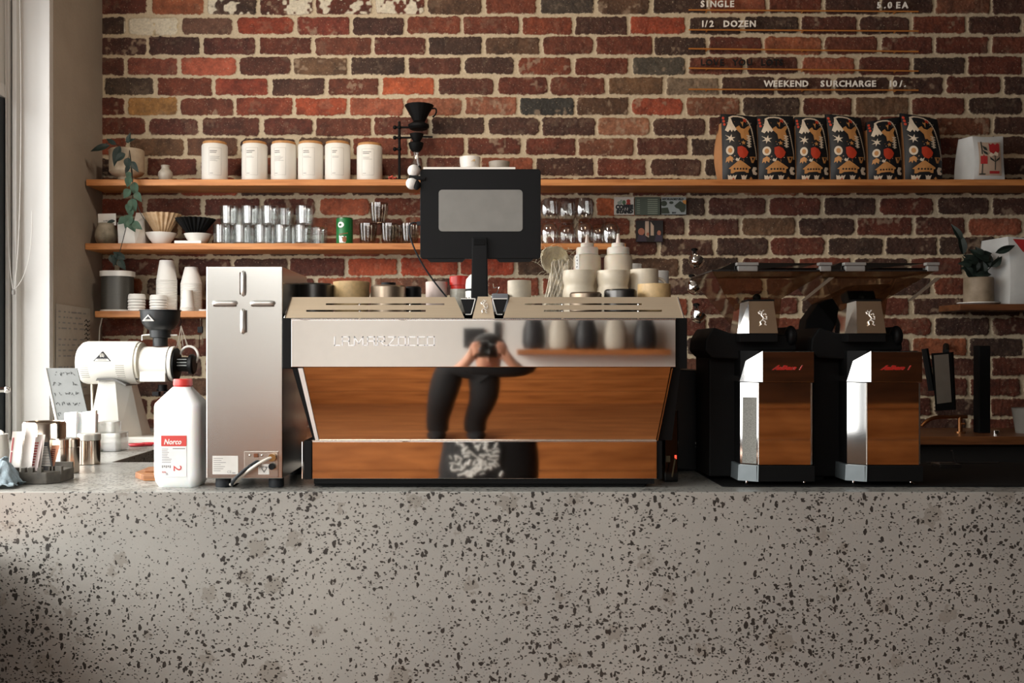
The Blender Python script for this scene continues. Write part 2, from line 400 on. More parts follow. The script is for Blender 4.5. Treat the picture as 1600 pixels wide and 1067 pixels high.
XR, YB, ZC = 3.25, -1.45, 3.1
FLOOR = wood('floor_boards', 'a86c3e', '744222', .45)
def struct(name, mb, m): return tag(mb.build(name, m), kind='structure')
struct('floor', MB().box(-2.3, XR+.1, YB-.1, WALLY+.25, -.1, 0), FLOOR)
struct('ceiling', MB().box(-2.3, XR+.1, YB-.1, WALLY+.25, ZC, ZC+.1), mat('ceiling_grey', '8f8a81', .9))
struct('wall_right', MB().box(XR, XR+.1, YB-.1, WALLY+.25, 0, ZC), mat('dark_panelling', '2c2119', .8))
WP = mat('white_wall_paint', 'f2f0ec', .7, var=.02)
struct('wall_rear', MB().box(-2.3, XR+.1, YB-.1, YB, 0, 2.28).box(-2.3, XR+.1, YB-.1, YB, 2.96, ZC).box(-2.3, -1.8, YB-.1, YB, 2.28, 2.96).box(.1, XR+.1, YB-.1, YB, 2.28, 2.96), WP)
# the lower part of the brick wall, hidden behind the work bench
struct('wall_back_lower', MB().box(XL-.02, XR, WALLY+.03, WALLY+.2, 0, .92), mat('plain_brick', '5a342a', .9))  # one even red-brown brick colour
# left side: plaster return, white pier face, sash window
YP = 3.767
struct('wall_left', MB().box(-2.1, XL, YP+.02, WALLY+.1, 0, ZC), PLASTER)
tr = MB(); tr.box(-1.75, XL-.001, YP-.012, YP+.02, 0, ZC, .002)
tr.box(-1.765, -1.748, YP-.05, YP+.02, 0, ZC, .003); tr.box(-1.772, -1.763, YP-.025, YP+.02, 0, ZC, .002); tr.box(-1.786, -1.771, YP-.06, YP+.02, 0, ZC, .003); tr.box(-1.90, -1.785, YP-.02, YP+.02, 0, ZC)
struct('trim_1', tr, PAINT)
struct('wall_left_sill', MB().box(-2.1, -1.862, YB, YP-.03, 0, .98), PLASTER)
struct('wall_left_header', MB().box(-2.1, -1.86, YB, YP-.03, 2.93, ZC), PLASTER)
struct('wall_left_front', MB().box(-2.1, -1.86, YB, -.7, .98, 2.93), PLASTER)
wf = MB()
WIN = mat('dark_steel_frame', '2b3136', .4, metal=.6)
for y0, y1 in ((3.40, 3.735), ):   # fixed dark stile next to the pier
    wf.box(-1.92, -1.788, y0+.22, y1, .98, 2.42, .004)
for y in (-.68, .55, 1.7, 2.85):
    wf.box(-1.92, -1.88, y, y+.05, .98, 2.93, .003)
wf.box(-1.94, -1.86, -.7, 3.735, .98, 1.03, .003); wf.box(-1.94, -1.86, -.7, 3.735, 2.88, 2.93, .003)
struct('window_1', wf, WIN)
wr = MB()
for x in (-1.8, -1.17, -.54, .06): wr.box(x, x+.04, YB-.07, YB-.03, 2.28, 2.96, .003)
wr.box(-1.8, .1, YB-.07, YB-.03, 2.28, 2.32, .003); wr.box(-1.8, .1, YB-.07, YB-.03, 2.92, 2.96, .003)
struct('window_2', wr, WIN)
hd = MB(); hd.box(-1.93, -1.788, 3.60, 3.738, 2.47, 2.93, .006); hd.box(-1.93, -1.779, 3.58, 3.738, 2.42, 2.47, .006); struct('trim_2', hd, PAINT)

# rear wall: horizontal board dado with a ledge, seen only in the polished steel
DADO = wood('varnished_boards', 'c67c42', '8a4e22', .4, grain=(1, 1, 9), scale=4)
dz = [0, .19, .37, .55, .735, .92, 1.12]
for i, (a, b) in enumerate(zip(dz, dz[1:])):
    bd = MB().box(-1.86, XR, YB+.005, YB+.035-.004*(i % 2), a, b-.004, .003)
    tag(bd.build('trim_%d' % (i+3), DADO), kind='structure')
tag(MB().box(-1.86, XR, YB, YB+.07, 1.12, 1.15, .004).build('trim_9', DADO), kind='structure')

# ------------------------------------------------------------------ terrazzo counter
def concrete():
    m = mat('ground_concrete', '9a948b', .55); n = m.node_tree.nodes; l = m.node_tree.links; p = n['Principled BSDF']
    t = n.new('ShaderNodeTexCoord'); geo = t.outputs['Object']
    def N(kind, **k):
        q = n.new(kind)
        for a, b in k.items():
            if a in q.inputs: q.inputs[a].default_value = b
            else: setattr(q, a, b)
        return q
    def M(op, a, b=None, c=None):
        q = n.new('ShaderNodeMath'); q.operation = op
        for i, v in enumerate((a, b, c)):
            if v is None: continue
            if isinstance(v, (int, float)): q.inputs[i].default_value = v
            else: l.new(v, q.inputs[i])
        return q.outputs[0]
    warp = N('ShaderNodeTexNoise'); warp.inputs['Scale'].default_value = 85; warp.inputs['Detail'].default_value = 2; l.new(geo, warp.inputs[0])
    dens = N('ShaderNodeTexNoise'); dens.inputs['Scale'].default_value = 3.2; dens.inputs['Detail'].default_value = 3; l.new(geo, dens.inputs[0])
    def chips(scale, rmax, amp, power, off, dn=1.0, sz=1):
        add = n.new('ShaderNodeVectorMath'); add.operation = 'MULTIPLY_ADD'
        sub = n.new('ShaderNodeVectorMath'); sub.operation = 'SUBTRACT'; sub.inputs[1].default_value = (.5, .5, .5)
        l.new(warp.outputs['Color'], sub.inputs[0]); l.new(sub.outputs[0], add.inputs[0]); add.inputs[1].default_value = (amp, amp, amp); l.new(geo, add.inputs[2])
        mp = n.new('ShaderNodeMapping'); mp.inputs['Location'].default_value = (off, off*.7, off*1.3); mp.inputs['Rotation'].default_value = (.3, .5+off, .2)
        mp.inputs['Scale'].default_value = (1, 1, sz)
        l.new(add.outputs[0], mp.inputs[0])
        v = n.new('ShaderNodeTexVoronoi'); v.inputs['Scale'].default_value = scale; l.new(mp.outputs[0], v.inputs[0])
        cs = n.new('ShaderNodeSeparateColor'); l.new(v.outputs['Color'], cs.inputs[0])
        r = M('POWER', cs.outputs[0], power); r = M('MULTIPLY', r, rmax)
        dd = n.new('ShaderNodeMapRange'); dd.inputs[1].default_value = .36; dd.inputs[2].default_value = .56; dd.inputs[3].default_value = 1-dn; dd.inputs[4].default_value = 1
        l.new(dens.outputs['Fac'], dd.inputs[0]); r = M('MULTIPLY', r, dd.outputs[0])
        df = M('SUBTRACT', r, v.outputs['Distance'])
        e = n.new('ShaderNodeMapRange'); e.inputs[1].default_value = 0; e.inputs[2].default_value = .05; l.new(df, e.inputs[0])
        return e.outputs[0], cs.outputs[1]
    A, ca = chips(72, .50, .013, 2.3, 0, .35, 1.3)
    B, cb = chips(125, .56, .009, 2.0, 3.1, .4, 2.0)
    E, ce = chips(100, .52, .010, 2.2, 7.7, .4, .5)
    D, cdv = chips(15, .55, .04, 2.2, 5.3, .3)
    cl = N('ShaderNodeTexNoise'); cl.inputs['Scale'].default_value = 2.0; cl.inputs['Detail'].default_value = 5; l.new(geo, cl.inputs[0])
    fn = N('ShaderNodeTexNoise'); fn.inputs['Scale'].default_value = 240; fn.inputs['Detail'].default_value = 3; l.new(geo, fn.inputs[0])
    def mix(fac, a, b):
        q = n.new('ShaderNodeMix'); q.data_type = 'RGBA'
        if isinstance(fac, float): q.inputs[0].default_value = fac
        else: l.new(fac, q.inputs[0])
        for i, v in ((6, a), (7, b)):
            if isinstance(v, str): q.inputs[i].default_value = rgb(v)
            else: l.new(v, q.inputs[i])
        return q.outputs[2]
    cm = n.new('ShaderNodeMapRange'); cm.inputs[1].default_value = .35; cm.inputs[2].default_value = .65; l.new(cl.outputs['Fac'], cm.inputs[0])
    base = mix(cm.outputs[0], CONC1, CONC2)
    f2 = M('MULTIPLY', fn.outputs['Fac'], .22); base = mix(f2, base, '6f6a62')
    base = mix(M('MULTIPLY', D, .6), base, '7b766d')
    dark = mix(ca, '151312', '2c2825')
    k = M('MAXIMUM', M('MAXIMUM', A, B), E)
    base = mix(M('MULTIPLY', k, .93), base, dark)
    l.new(base, p.inputs['Base Color'])
    rr = n.new('ShaderNodeMapRange'); rr.inputs[3].default_value = .22; rr.inputs[4].default_value = .42; l.new(cl.outputs['Fac'], rr.inputs[0]); l.new(rr.outputs[0], p.inputs['Roughness'])
    return m
CONC1, CONC2 = '92918c', 'a4a29b'
CONC = concrete()
mb = MB(); pts = [(-1.86, 2.33), (3.2, 2.33), (3.2, 2.95), (-1.104, 2.95), (-1.104, 4.265), (XL+.003, 4.265), (XL+.003, 3.75), (-1.86, 3.70)]
mb.prism(pts, 0, CT, 'Z', bev=.003)
tag(mb.build('concrete_counter', CONC, origin=(0, 2.33, 0)), 'long grey concrete service counter with dark stone chips, at the front', 'counter')

# ------------------------------------------------------------------ steel under-counter boiler box, left of the machine
YF = 2.385                                  # plane of the front panels
def cyl_feet(par, pts, r, z0, z1, m=RUBBER, name='foot'):
    for x, y in pts: MB().lathe([(r*.96, z0), (r, z0+.004), (r, z1)], (x, y, 0), 24).build(name, m, par)
bx0, bx1 = wx(322, YF), wx(441.5, YF); bz0, bz1 = wz(748, YF), wz(416, YF)
BOX = thing('water_boiler_unit', 'tall brushed steel box with four slotted vents beside the espresso machine', 'appliance', ((bx0+bx1)/2, YF+.16, CT))
b = MB(); b.box(bx0, bx1, YF, YF+.33, bz0, bz1, .003, 2); BB = b.build('housing', SATIN, BOX)
def louvre(cx, cz, L, vert, flip=1):
    """pressed vent: a raised half-round hood"""
    h = .0125*.9; d = .010
    def fn(u, v):
        t = (u-.5)*2; e = math.sqrt(max(0, 1-abs(t)**6)); q = v*PI
        a = t*L/2*(1-.10*(1-abs(math.cos(q/1)))) ; bb = math.cos(q)*h/1.6*max(e, .02); out = math.sin(q)*d*max(e, .0)
        bb *= flip
        return (cx+bb, YF-out, cz+a) if vert else (cx+a, YF-out, cz+bb)
    m = MB(); m.grid(fn, 20, 10); o = m.build('vent', mat('vent_steel', 'dddcd6', .32, .6), BOX)
    s = MB()
    w_ = .0018; off = -h/1.6*flip*.9
    if vert: s.box(cx+off-w_, cx+off+w_, YF-.006, YF-.0002, cz-L*.42, cz+L*.42)
    else: s.box(cx-L*.42, cx+L*.42, YF-.006, YF-.0002, cz+off-w_, cz+off+w_)
    s.build('vent_slot', mat('vent_dark', '4a3a2c', .6), o)
s1 = YF/FPX
louvre(wx(380.5, YF), wz(443, YF), 41*s1, True, 1); louvre(wx(380, YF), wz(502, YF), 41*s1, True, -1)
louvre(wx(351.5, YF), wz(473.5, YF), 41*s1, False, 1); louvre(wx(410.5, YF), wz(473.5, YF), 41*s1, False, 1)
cyl_feet(BOX, [(wx(343, YF), YF+.035), (wx(427, YF), YF+.035), (wx(343, YF), YF+.29), (wx(427, YF), YF+.29)], .0185, CT, bz0+.001)
m = MB(); m.box(wx(382, YF), wx(435, YF), YF-.0025, YF, wz(745, YF), wz(705, YF), .0008)
PNL = m.build('connector_panel', BRUSH, BOX)
m = MB()
for px_, py_ in ((391, 711), (410, 711)): m.ball((wx(px_, YF), YF-.003, wz(py_, YF)), .0028, n=10)
m.build('screw', STEEL, PNL)
m = MB(); m.box(wx(397, YF), wx(404, YF), YF-.006, YF-.002, wz(714, YF), wz(708, YF), .001); m.build('switch', mat('switch_brown', '6b3d22', .4), PNL)
m = MB(); m.lathe([(.009, 0), (.009, .008), (.005, .009), (.005, .014)], (wx(427, YF), YF-.016, wz(714, YF)), 20, 'Y'); m.build('cable_gland', mat('brass', 'b08a58', .3, 1), PNL)
m = MB(); m.lathe([(.0075, 0), (.0075, .012)], (wx(426, YF), YF-.014, wz(728, YF)), 20, 'Y'); m.build('socket', BLACK, PNL)
m = MB(); m.box(wx(404, YF), wx(421, YF), YF-.0035, YF-.0024, wz(741, YF), wz(725, YF)); m.build('warning_sticker', WHITE, PNL)
INK = mat('ink', '2a2a2c', .7); GREYINK = mat('grey_print', '8a8a88', .7)
m = MB(); c_ = W(412.5, 733, YF-.0045)
def tri_ring(mb, cx, cz, y, r, t, inv=1):
    for k in range(3):
        a0 = -PI/2*inv+k*2*PI/3; a1 = a0+2*PI/3
        p0 = Vector((cx+r*math.cos(a0), y, cz+r*math.sin(a0))); p1 = Vector((cx+r*math.cos(a1), y, cz+r*math.sin(a1)))
        mb.tube([p0, p1], t, 5)
tri_ring(m, c_.x, c_.z+.001, c_.y+.0008, .009, .0006); m.lathe([(.0046, 0), (.0052, 0), (.0052, .0006), (.0046, .0006), (.0046, 0)], (c_.x, c_.y+.0004, c_.z+.001), 20, 'Y', capend=False); m.build('warning_mark', INK, PNL)
m = MB(); m.box(wx(332, YF), wx(372, YF), YF-.0008, YF, wz(741, YF), wz(712, YF)); LBL = m.build('rating_plate', mat('plate_silver', 'cdcbc5', .5), BOX)
m = MB()
for i in range(7): m.box(wx(334, YF), wx(334+random.uniform(10, 24), YF), YF-.0011, YF-.0007, wz(716.6+i*3.2, YF), wz(715.7+i*3.2, YF))
m.text('CE', wx(355, YF), wz(739, YF), YF-.001, .0062); m.box(wx(363, YF), wx(368, YF), YF-.0011, YF-.0007, wz(739.5, YF), wz(738, YF))
m.build('lettering', GREYINK, LBL)
def bez(P, n=16):
    out = []
    for i in range(n+1):
        t = i/n; q = [Vector(p) for p in P]
        while len(q) > 1: q = [a.lerp(b_, t) for a, b_ in zip(q, q[1:])]
        out.append(q[0])
    return out
CW = mat('cable_white', 'd9d3c6', .5)
m = MB(); m.tube(bez([W(427, 714, YF-.01), W(410, 718, YF-.03), W(385, 735, YF-.035), W(364, 752, YF-.02), W(371, 759, YF-.01), W(352, 757, YF+.06)]), .0036, 10); m.build('cable', CW, BOX)
m = MB(); m.tube(bez([W(399, 725, YF-.008), W(385, 730, YF-.03), W(366, 745, YF-.04), W(357, 760, YF-.03), W(360, 758, YF+.02), W(372, 757, YF+.09)]), .0042, 10)
m.tube([W(402, 724, YF-.006), W(390, 729, YF-.024)], .008, 10, taper=.6); m.build('cable', RUBBER, BOX)

# ------------------------------------------------------------------ espresso machine
MX0, MX1 = wx(455, YF), wx(1056, YF)
EM = thing('espresso_machine', 'wide polished steel espresso machine with slatted cup rails, centre of the counter', 'espresso machine', ((MX0+MX1)/2, YF+.28, CT))
z_ = lambda py: wz(py, YF); x_ = lambda px: wx(px, YF)
m = MB(); m.box(x_(448), x_(1063), YF+.055, YF+.52, z_(575), z_(488), .004); m.box(x_(492), x_(1024), YF+.06, YF+.5, z_(757), z_(575)); m.build('body', MATTE, EM)
YU = YF-.022; u_ = lambda p: wx(p, YU); uz = lambda p: wz(p, YU)
m = MB(); m.box(u_(455), u_(1056), YU, YU+.04, uz(573.5), uz(499.5), .0012); m.build('upper_panel', MIRROR, EM)
m = MB(); m.box(u_(455), u_(1056), YU-.002, YU+.04, uz(499.5)+.0003, uz(498), .0005); m.build('panel_edge', BRUSH, EM)
m = MB(); m.box(x_(442.5), u_(455)-.0006, YF-.012, YF+.50, z_(576), z_(497), .002); m.build('end_cap', MATTE, EM)
m = MB(); m.box(u_(1056)+.0006, x_(1072), YF-.014, YF+.50, z_(576), z_(497), .002); m.build('end_cap', MATTE, EM)
# maker's name: thin raised strokes joined by a base line
m = MB(); GL = {'L': [((0,1),(0,0),(.62,0))], 'A': [((0,0),(0,1),(.8,1),(.8,0)), ((0,.5),(.8,.5))], 'M': [((0,0),(0,1),(.5,.25),(1,1),(1,0))],
     'R': [((0,0),(0,1),(.8,1),(.8,.5),(0,.5)), ((.35,.5),(.8,0))], 'Z': [((0,1),(.8,1),(0,0),(.8,0))], 'O': [((0,0),(.8,0),(.8,1),(0,1),(0,0))],
     'C': [((.8,1),(0,1),(0,0),(.8,0))]}
word = [('L', 523), ('A', 535), ('M', 554), ('A', 574.5), ('R', 590), ('Z', 607), ('O', 623), ('C', 638.5), ('C', 653), ('O', 668)]
hh_ = 13*s1; ww_ = 13*s1
for g, px_ in word:
    for st in GL[g]:
        for (u0, v0), (u1, v1) in zip(st, st[1:]):
            a = Vector((u_(px_)+u0*ww_, YU-.0022, uz(539.5)+v0*hh_)); c = Vector((u_(px_)+u1*ww_, YU-.0022, uz(539.5)+v1*hh_))
            dd = (c-a).normalized()*.0013; nn = Vector((-dd.z, 0, dd.x))
            P = [a-dd-nn, c+dd-nn, c+dd+nn, a-dd+nn]
            m.hexa([p+Vector((0, .0024, 0)) for p in P]+[p+Vector((0, -.0012, 0)) for p in P])
for a, c in ((546, 554), (567, 574.5), (585, 590), (600.5, 607), (617.5, 623), (633.5, 638.5), (663, 668)):
    m.box(u_(a), u_(c), YU-.0034, YU, uz(540.4), uz(538.6))
m.build('maker_name', mat('raised_lettering', 'fdfcf9', .55), EM, smooth=0)
# slatted cup rails, leaning back
def rail(xt0, xt1, xb0, xb1, slots):
    ys = [463.5, 473.6, 476.2, 484, 487, 497]
    def pt(px_, py_, k=0):
        t = (py_-463.5)/33.5
        return Vector((x_(px_), YF-.004+(1-t)*.022+k*.002, z_(py_)))
    m = MB()
    for j in range(5):
        t0 = (ys[j]-463.5)/33.5; t1 = (ys[j+1]-463.5)/33.5
        L0, R0 = xt0+(xb0-xt0)*t0, xt1+(xb1-xt1)*t0; L1, R1 = xt0+(xb0-xt0)*t1, xt1+(xb1-xt1)*t1
        cuts = [(None, None)]
        segs = [(L0, L1, R0, R1)]
        if j in (1, 3):
            a, c = slots[j//2]; segs = [(L0, L1, a, a), (c, c, R0, R1)]
        for a0, a1, c0, c1 in segs:
            m.hexa([pt(a1, ys[j+1]), pt(c1, ys[j+1]), pt(c1, ys[j+1], 1), pt(a1, ys[j+1], 1), pt(a0, ys[j]), pt(c0, ys[j]), pt(c0, ys[j], 1), pt(a0, ys[j], 1)])
    o = m.build('cup_rail', RAIL, EM, smooth=0)
    e = MB(); lx, lx2 = (xt0, xb0) if xt0 < 600 else (xt1, xb1)
    e.tube([pt(lx, 463.5)-Vector((0, .001, 0)), pt(lx2, 497)-Vector((0, .001, 0))], .0018, 6); e.build('rail_edge', STEEL, o)
    return o
rail(453, 710, 445, 726, ((508, 694), (478, 665)))
rail(797, 1061, 786, 1068, ((820, 1004), (850, 1035)))
m = MB()
for a in (640, 880, 1000, 560): m.lathe([(.003, 0), (.003, .045)], (x_(a), YF+.025, z_(500)), 10); m.build('rail_post', STEEL, EM); m = MB()
m = MB(); m.hexa([(x_(738), YF-.004, z_(497.5)), (x_(773), YF-.004, z_(497.5)), (x_(773), YF+.02, z_(497.5)), (x_(738), YF+.02, z_(497.5)),
                  (x_(746.5), YF+.012, z_(463)), (x_(767), YF+.012, z_(463)), (x_(767), YF+.03, z_(463)), (x_(746.5), YF+.03, z_(463))])
BDG = m.build('badge_plate', RAIL, EM, smooth=0)
m = MB(); random.seed(3)
EMB = mat('embossed_silver', 'f2ece2', .3, .3)
def emblem(m, cx, cz, y, h, lean=0.0):
    """an upright heraldic lion sketched in short raised strokes"""
    S_ = [((-.05, .5), (.1, .38), (.16, .46)), ((-.1, .42), (-.16, .3), (0, .3), (.1, .38)), ((0, .3), (-.06, .1), (.06, -.05), (0, -.2)), ((-.04, .16), (-.2, .2), (-.22, .3)),
          ((.05, .14), (.2, .2), (.24, .12)), ((0, -.18), (-.16, -.3), (-.12, -.48), (-.2, -.5)), ((.03, -.2), (.16, -.3), (.1, -.46), (.2, -.5)), ((.06, -.1), (.24, -.14), (.26, .02), (.18, .04))]
    for st in S_:
        m.tube([Vector((cx+u*h*1.0, y+lean*v*h, cz+v*h)) for u, v in st], h*.042, 5)
emblem(m, x_(756.5), z_(478.5), YF+.0025, 21*s1, .48); m.build('emblem', EMB, BDG)
for sgn in (-1, 1):
    c = 756.2
    P = [(c+sgn*13.5, 466.5), (c+sgn*36.5, 466.5), (c+sgn*29, 491), (c+sgn*20, 491)]
    m = MB(); m.prism([(x_(a), z_(b_)) for a, b_ in P], YF+.008, YF+.016, 'Y'); w_ = m.build('display_window', BLACK, EM)
    m = MB()
    for i in range(4):
        a, c2 = P[i], P[(i+1) % 4]
        if i == 1 : continue
        m.tube([(x_(a[0]), YF+.007, z_(a[1])), (x_(c2[0]), YF+.007, z_(c2[1]))], .0013, 6)
    m.build('window_trim', WHITE, w_)
# sloping lower back panel, bowed a little
def mid(u, v):
    py = 574+(688-574)*v
    L = 476+(498-476)*v; R = 1046+(1026-1046)*v
    ang = math.radians(6.2*v+.5*(10.5-6.2)*v*v)           # integrated slope
    return Vector((x_(L+(R-L)*u), YF-.016+.175*ang, z_(py)))
m = MB(); m.grid(mid, 8, 24); mo = m.build('sloping_panel', MIRROR, EM, sharp=False)
def mid_n():
    for p in mo.data.polygons:
        pass
def flange(La, Lb, Ra, Rb, dy, mtl, name):
    m = MB(); P = [(x_(La), z_(575)), (x_(Ra), z_(575)), (x_(Rb), z_(688.5)), (x_(Lb), z_(688.5))]
    m.hexa([(P[3][0], YF+.006+dy, P[3][1]), (P[2][0], YF+.006+dy, P[2][1]), (P[2][0], YF+.05, P[2][1]), (P[3][0], YF+.05, P[3][1]), (P[0][0], YF-.02+dy, P[0][1]), (P[1][0], YF-.02+dy, P[1][1]), (P[1][0], YF+.05, P[1][1]), (P[0][0], YF+.05, P[0][1])]); m.build(name, mtl, EM, smooth=0)
flange(458, 488, 467.5, 492, .006, MATTE, 'side_frame')
flange(467.8, 492.2, 475.5, 497.5, 0, mat('window_glint_steel', 'f0ece6', .3, .35), 'side_trim')  # near-white colour stands in for the window's reflection on this left trim
flange(1047, 1027, 1049, 1029, 0, STEEL, 'side_trim'); flange(1049.2, 1029.2, 1062, 1052, .01, MATTE, 'side_frame')
m = MB(); m.box(x_(487), x_(1027), YF+.006, YF+.05, z_(748.5), z_(690), .001); m.build('lower_panel', MIRROR, EM)
m = MB(); m.box(x_(487), x_(1027), YF+.005, YF+.012, z_(690)+.0003, z_(688.4)+.0005, .0006); m.build('panel_edge', WHITE if False else mat('bright_edge', 'd9c9b8', .25, .8), EM)
m = MB(); m.box(x_(474), x_(487)-.0006, YF+.002, YF+.45, z_(749), z_(689), .001); m.build('side_frame', MATTE, EM); m = MB(); m.box(x_(1027)+.0006, x_(1036), YF+.01, YF+.45, z_(749), z_(689), .001); m.build('side_frame', MATTE, EM)
m = MB(); m.tube([W(472.5, 690, YF+.001), W(472.5, 748, YF+.001)], .0012, 6); m.build('side_rod', STEEL, EM)
m = MB(); m.box(x_(489), x_(1024), YF+.012, YF+.44, z_(757), z_(749), .001); m.build('drip_base', MATTE, EM)
for px_ in (510, 1000): 
    for yy in (.05, .38): MB().lathe([(.022, CT+.0002), (.024, CT+.004), (.02, z_(757)+.001)], (x_(px_), YF+yy, 0), 24).build('foot', RUBBER, EM)
m = MB(); m.box(x_(489), x_(1010), YF+.022, YF+.03, CT+.003, z_(756)); m.build('plinth', MATTE, EM)
TZ = 1.575
m = MB(); m.box(x_(452), x_(1060), YF+.03, YF+.5, z_(489), TZ, .002); m.build('cup_tray', mat('tray_steel', '77716a', .35, 1), EM)

# ------------------------------------------------------------------ till tablet on its stand
TB = thing('till_tablet', 'black tablet enclosure seen from behind, on a black post over the espresso machine', 'tablet', (wx(749, 2.56), 2.56, TZ))
YT = 2.5; tx = lambda p: wx(p, YT); tz = lambda p: wz(p, YT)
def rrect(x0, x1, z0, z1, r, n=6, rs=None):
    P = []
    for (cx, cz, a0), rr in zip(((x1-r, z1-r, 0), (x0+r, z1-r, 90), (x0+r, z0+r, 180), (x1-r, z0+r, 270)), rs or (r,)*4):
        cx = x1-rr if cx > (x0+x1)/2 else x0+rr; cz = z1-rr if cz > (z0+z1)/2 else z0+rr
        for k in range(n+1):
            a = math.radians(a0+90*k/n); P.append((cx+rr*math.cos(a), cz+rr*math.sin(a)))
    return P
m = MB(); m.prism(rrect(tx(656.5), tx(845), tz(404), tz(264), .008), YT, YT+.018, 'Y', .0015)
m.prism([(tx(664), tz(402)), (tx(672), tz(409)), (tx(722), tz(409)), (tx(728), tz(402))], YT+.002, YT+.016, 'Y'); m.prism([(tx(774), tz(402)), (tx(780), tz(409)), (tx(828), tz(409)), (tx(836), tz(402))], YT+.002, YT+.016, 'Y')
m.build('enclosure', BLACK, TB)
m = MB(); m.prism(rrect(tx(685.5), tx(816.5), tz(361.5), tz(296.5), .009), YT-.0012, YT+.002, 'Y'); m.build('tablet_back', mat('tablet_aluminium', '84827c', .45, .15), TB)
m = MB(); m.box(tx(737.5), tx(761), YT-.014, YT-.002, TZ, tz(372), .002); m.prism([(tx(736), tz(470)), (tx(763), tz(470)), (tx(761), tz(380)), (tx(738), tz(380))], YT-.0128, YT-.004, 'Y')
PO = m.build('post', BLACK, TB)
m = MB(); m.box(tx(740), tx(758), YT-.016, YT-.013, tz(384), tz(374), .001); m.build('cable_slot', MATTE, PO)
m = MB(); m.box(tx(728), tx(770), YT-.03, YT+.06, TZ, TZ+.006, .002); m.build('base', BLACK, TB)
m = MB(); m.box(tx(651), tx(657), YT+.003, YT+.012, tz(351.5), tz(345.5), .001)
m.tube(bez([W(652, 348.5, YT+.007), W(636, 345, YT), W(632, 353, YT), W(640, 385, YT), W(660, 425, YT+.02), W(690, 452, YT+.03), W(702, 470, YT+.03)], 24), .0021, 8); m.build('charging_cable', RUBBER, TB)
# clip-on plush toy hugging the corner: two white and black balls
PL = thing('plush_clip_toy', 'small black and white fluffy clip toy gripping the corner of the tablet', 'toy', W(648, 296, YT))
m = MB(); m.ball(W(647, 267, YT), .0165, sz=.95); m.build('head', mat('plush_white', 'dedad2', .95, bump=.001, bscale=300), PL)
m = MB(); m.ball(W(644.5, 286.5, YT), .0165, 1, 1, .95); m.build('body', mat('plush_white'), PL)
m = MB(); m.ball(W(655, 262, YT), .0055); m.ball(W(651, 289, YT-.006), .0125, .8, .8, 1); m.tube([W(640, 277, YT-.004), W(652, 278, YT-.008), W(664, 279, YT-.004)], .0062, 10, taper=.8); m.build('limb', mat('plush_black', '161616', .95, bump=.001, bscale=300), PL)

# ------------------------------------------------------------------ shelves
SY = 4.08; SH1, SH2, SH3 = 2.183, 1.921, 1.643
def shelf(name, label, x0, x1, ztop, y0=SY, th=.026):
    m = MB(); m.box(x0, x1, y0, WALLY+.004, ztop-th, ztop, .003)
    return tag(m.build(name, SHELF if 'dark' not in label else wood('dark_shelf_wood', '70462a', '482b18')), label, 'shelf')
shelf('wooden_shelf', 'top pine shelf running along the whole brick wall', XL+.006, 3.2, SH1)
shelf('wooden_shelf', 'middle pine shelf carrying the drinking glasses, under the long top shelf', XL+.002, wx(978, SY), SH2)
shelf('wooden_shelf', 'short pine shelf with stacked paper cups above the white grinder', wx(148, SY), -.98, SH3)
shelf('wooden_shelf', 'dark short shelf at the right with the potted plant and paper sack', wx(1500, SY), 3.2, 1.672)
sx = lambda p, Y=4.15: wx(p, Y); sz = lambda p, Y=4.15: wz(p, Y)

# ------------------------------------------------------------------ generic crockery
def vessel(rb, rt, h, t=.003, foot=.004, bulge=0, n=6):
    """outside up, rim, inside down"""
    P = [(0, 0), (rb-foot, 0), (rb, foot*.6)]
    for i in range(1, n+1):
        u = i/n; P.append((rb+(rt-rb)*u+bulge*math.sin(PI*u), foot*.6+(h-foot*.6)*u))
    P.append((rt-t*.5, h+t*.3)); 
    for i in range(n, -1, -1):
        u = i/n; P.append((max(.001, rb+(rt-rb)*u+bulge*math.sin(PI*u)-t), max(t, h*u)))
    P.append((0, t)); return P

# ------------------------------------------------------------------ six labelled canisters on the top shelf
def canister():
    t = thing('tea_canister', '', 'canister', (0, 0, 0), 'white tea canisters on the top shelf')
    r, h = .053, .152
    m = MB(); m.lathe([(0, 0), (r-.002, 0), (r, .003), (r, h-.006), (r-.003, h), (r-.006, h+.0005), (0, h+.0005)], (0, 0, 0), 40); m.build('canister_body', mat('canister_white', 'dad6cd', .45, var=.015), t)
    m = MB(); m.lathe([(0, h+.0007), (r-.005, h+.0007), (r-.004, h+.009), (r-.006, h+.011), (0, h+.011)], (0, 0, 0), 40); m.build('lid', mat('cork_wood', 'b5834f', .6, scale=60, var=.15), t)
    return t
CAN = canister()
def wrap_print(parent, r, lines, a_off, w=.062, mtl=None):
    """thin printed lines wrapped on a cylinder, facing the room"""
    m = MB()
    for (u0, u1, z0, z1) in lines:
        n = max(2, int(abs(u1-u0)/.004))
        for i in range(n):
            a0 = (u0+(u1-u0)*i/n)/r+a_off; a1 = (u0+(u1-u0)*(i+1)/n)/r+a_off; R = r+.0003
            f = lambda a, z: (R*math.sin(a), -R*math.cos(a), z)
            m.poly([f(a0, z0), f(a1, z0), f(a1, z1), f(a0, z1)])
    o = m.build('label_print', mtl or mat('label_ink', '3a3835', .7), None, origin=(0, 0, 0)); o.parent = parent; return o
cans = [(335.5, 38.5, 221, .22), (398, 39, 222, -.1), (443.5, 38, 222, -.22), (485.5, 38.5, 221, -.1), (527.5, 38.5, 220, .06), (577.5, 38.5, 223.5, -.1)]
clab = ['white canister with bold two-line label, first and furthest from the others', 'white canister second along the row, beside the lone first one', 'white canister third along the row, its label turned away to one side',
        'white canister fourth along the row, between two close neighbours', 'white canister fifth along the row with the tallest cork lid', 'white canister last in the row, nearest the black coffee dripper stand']
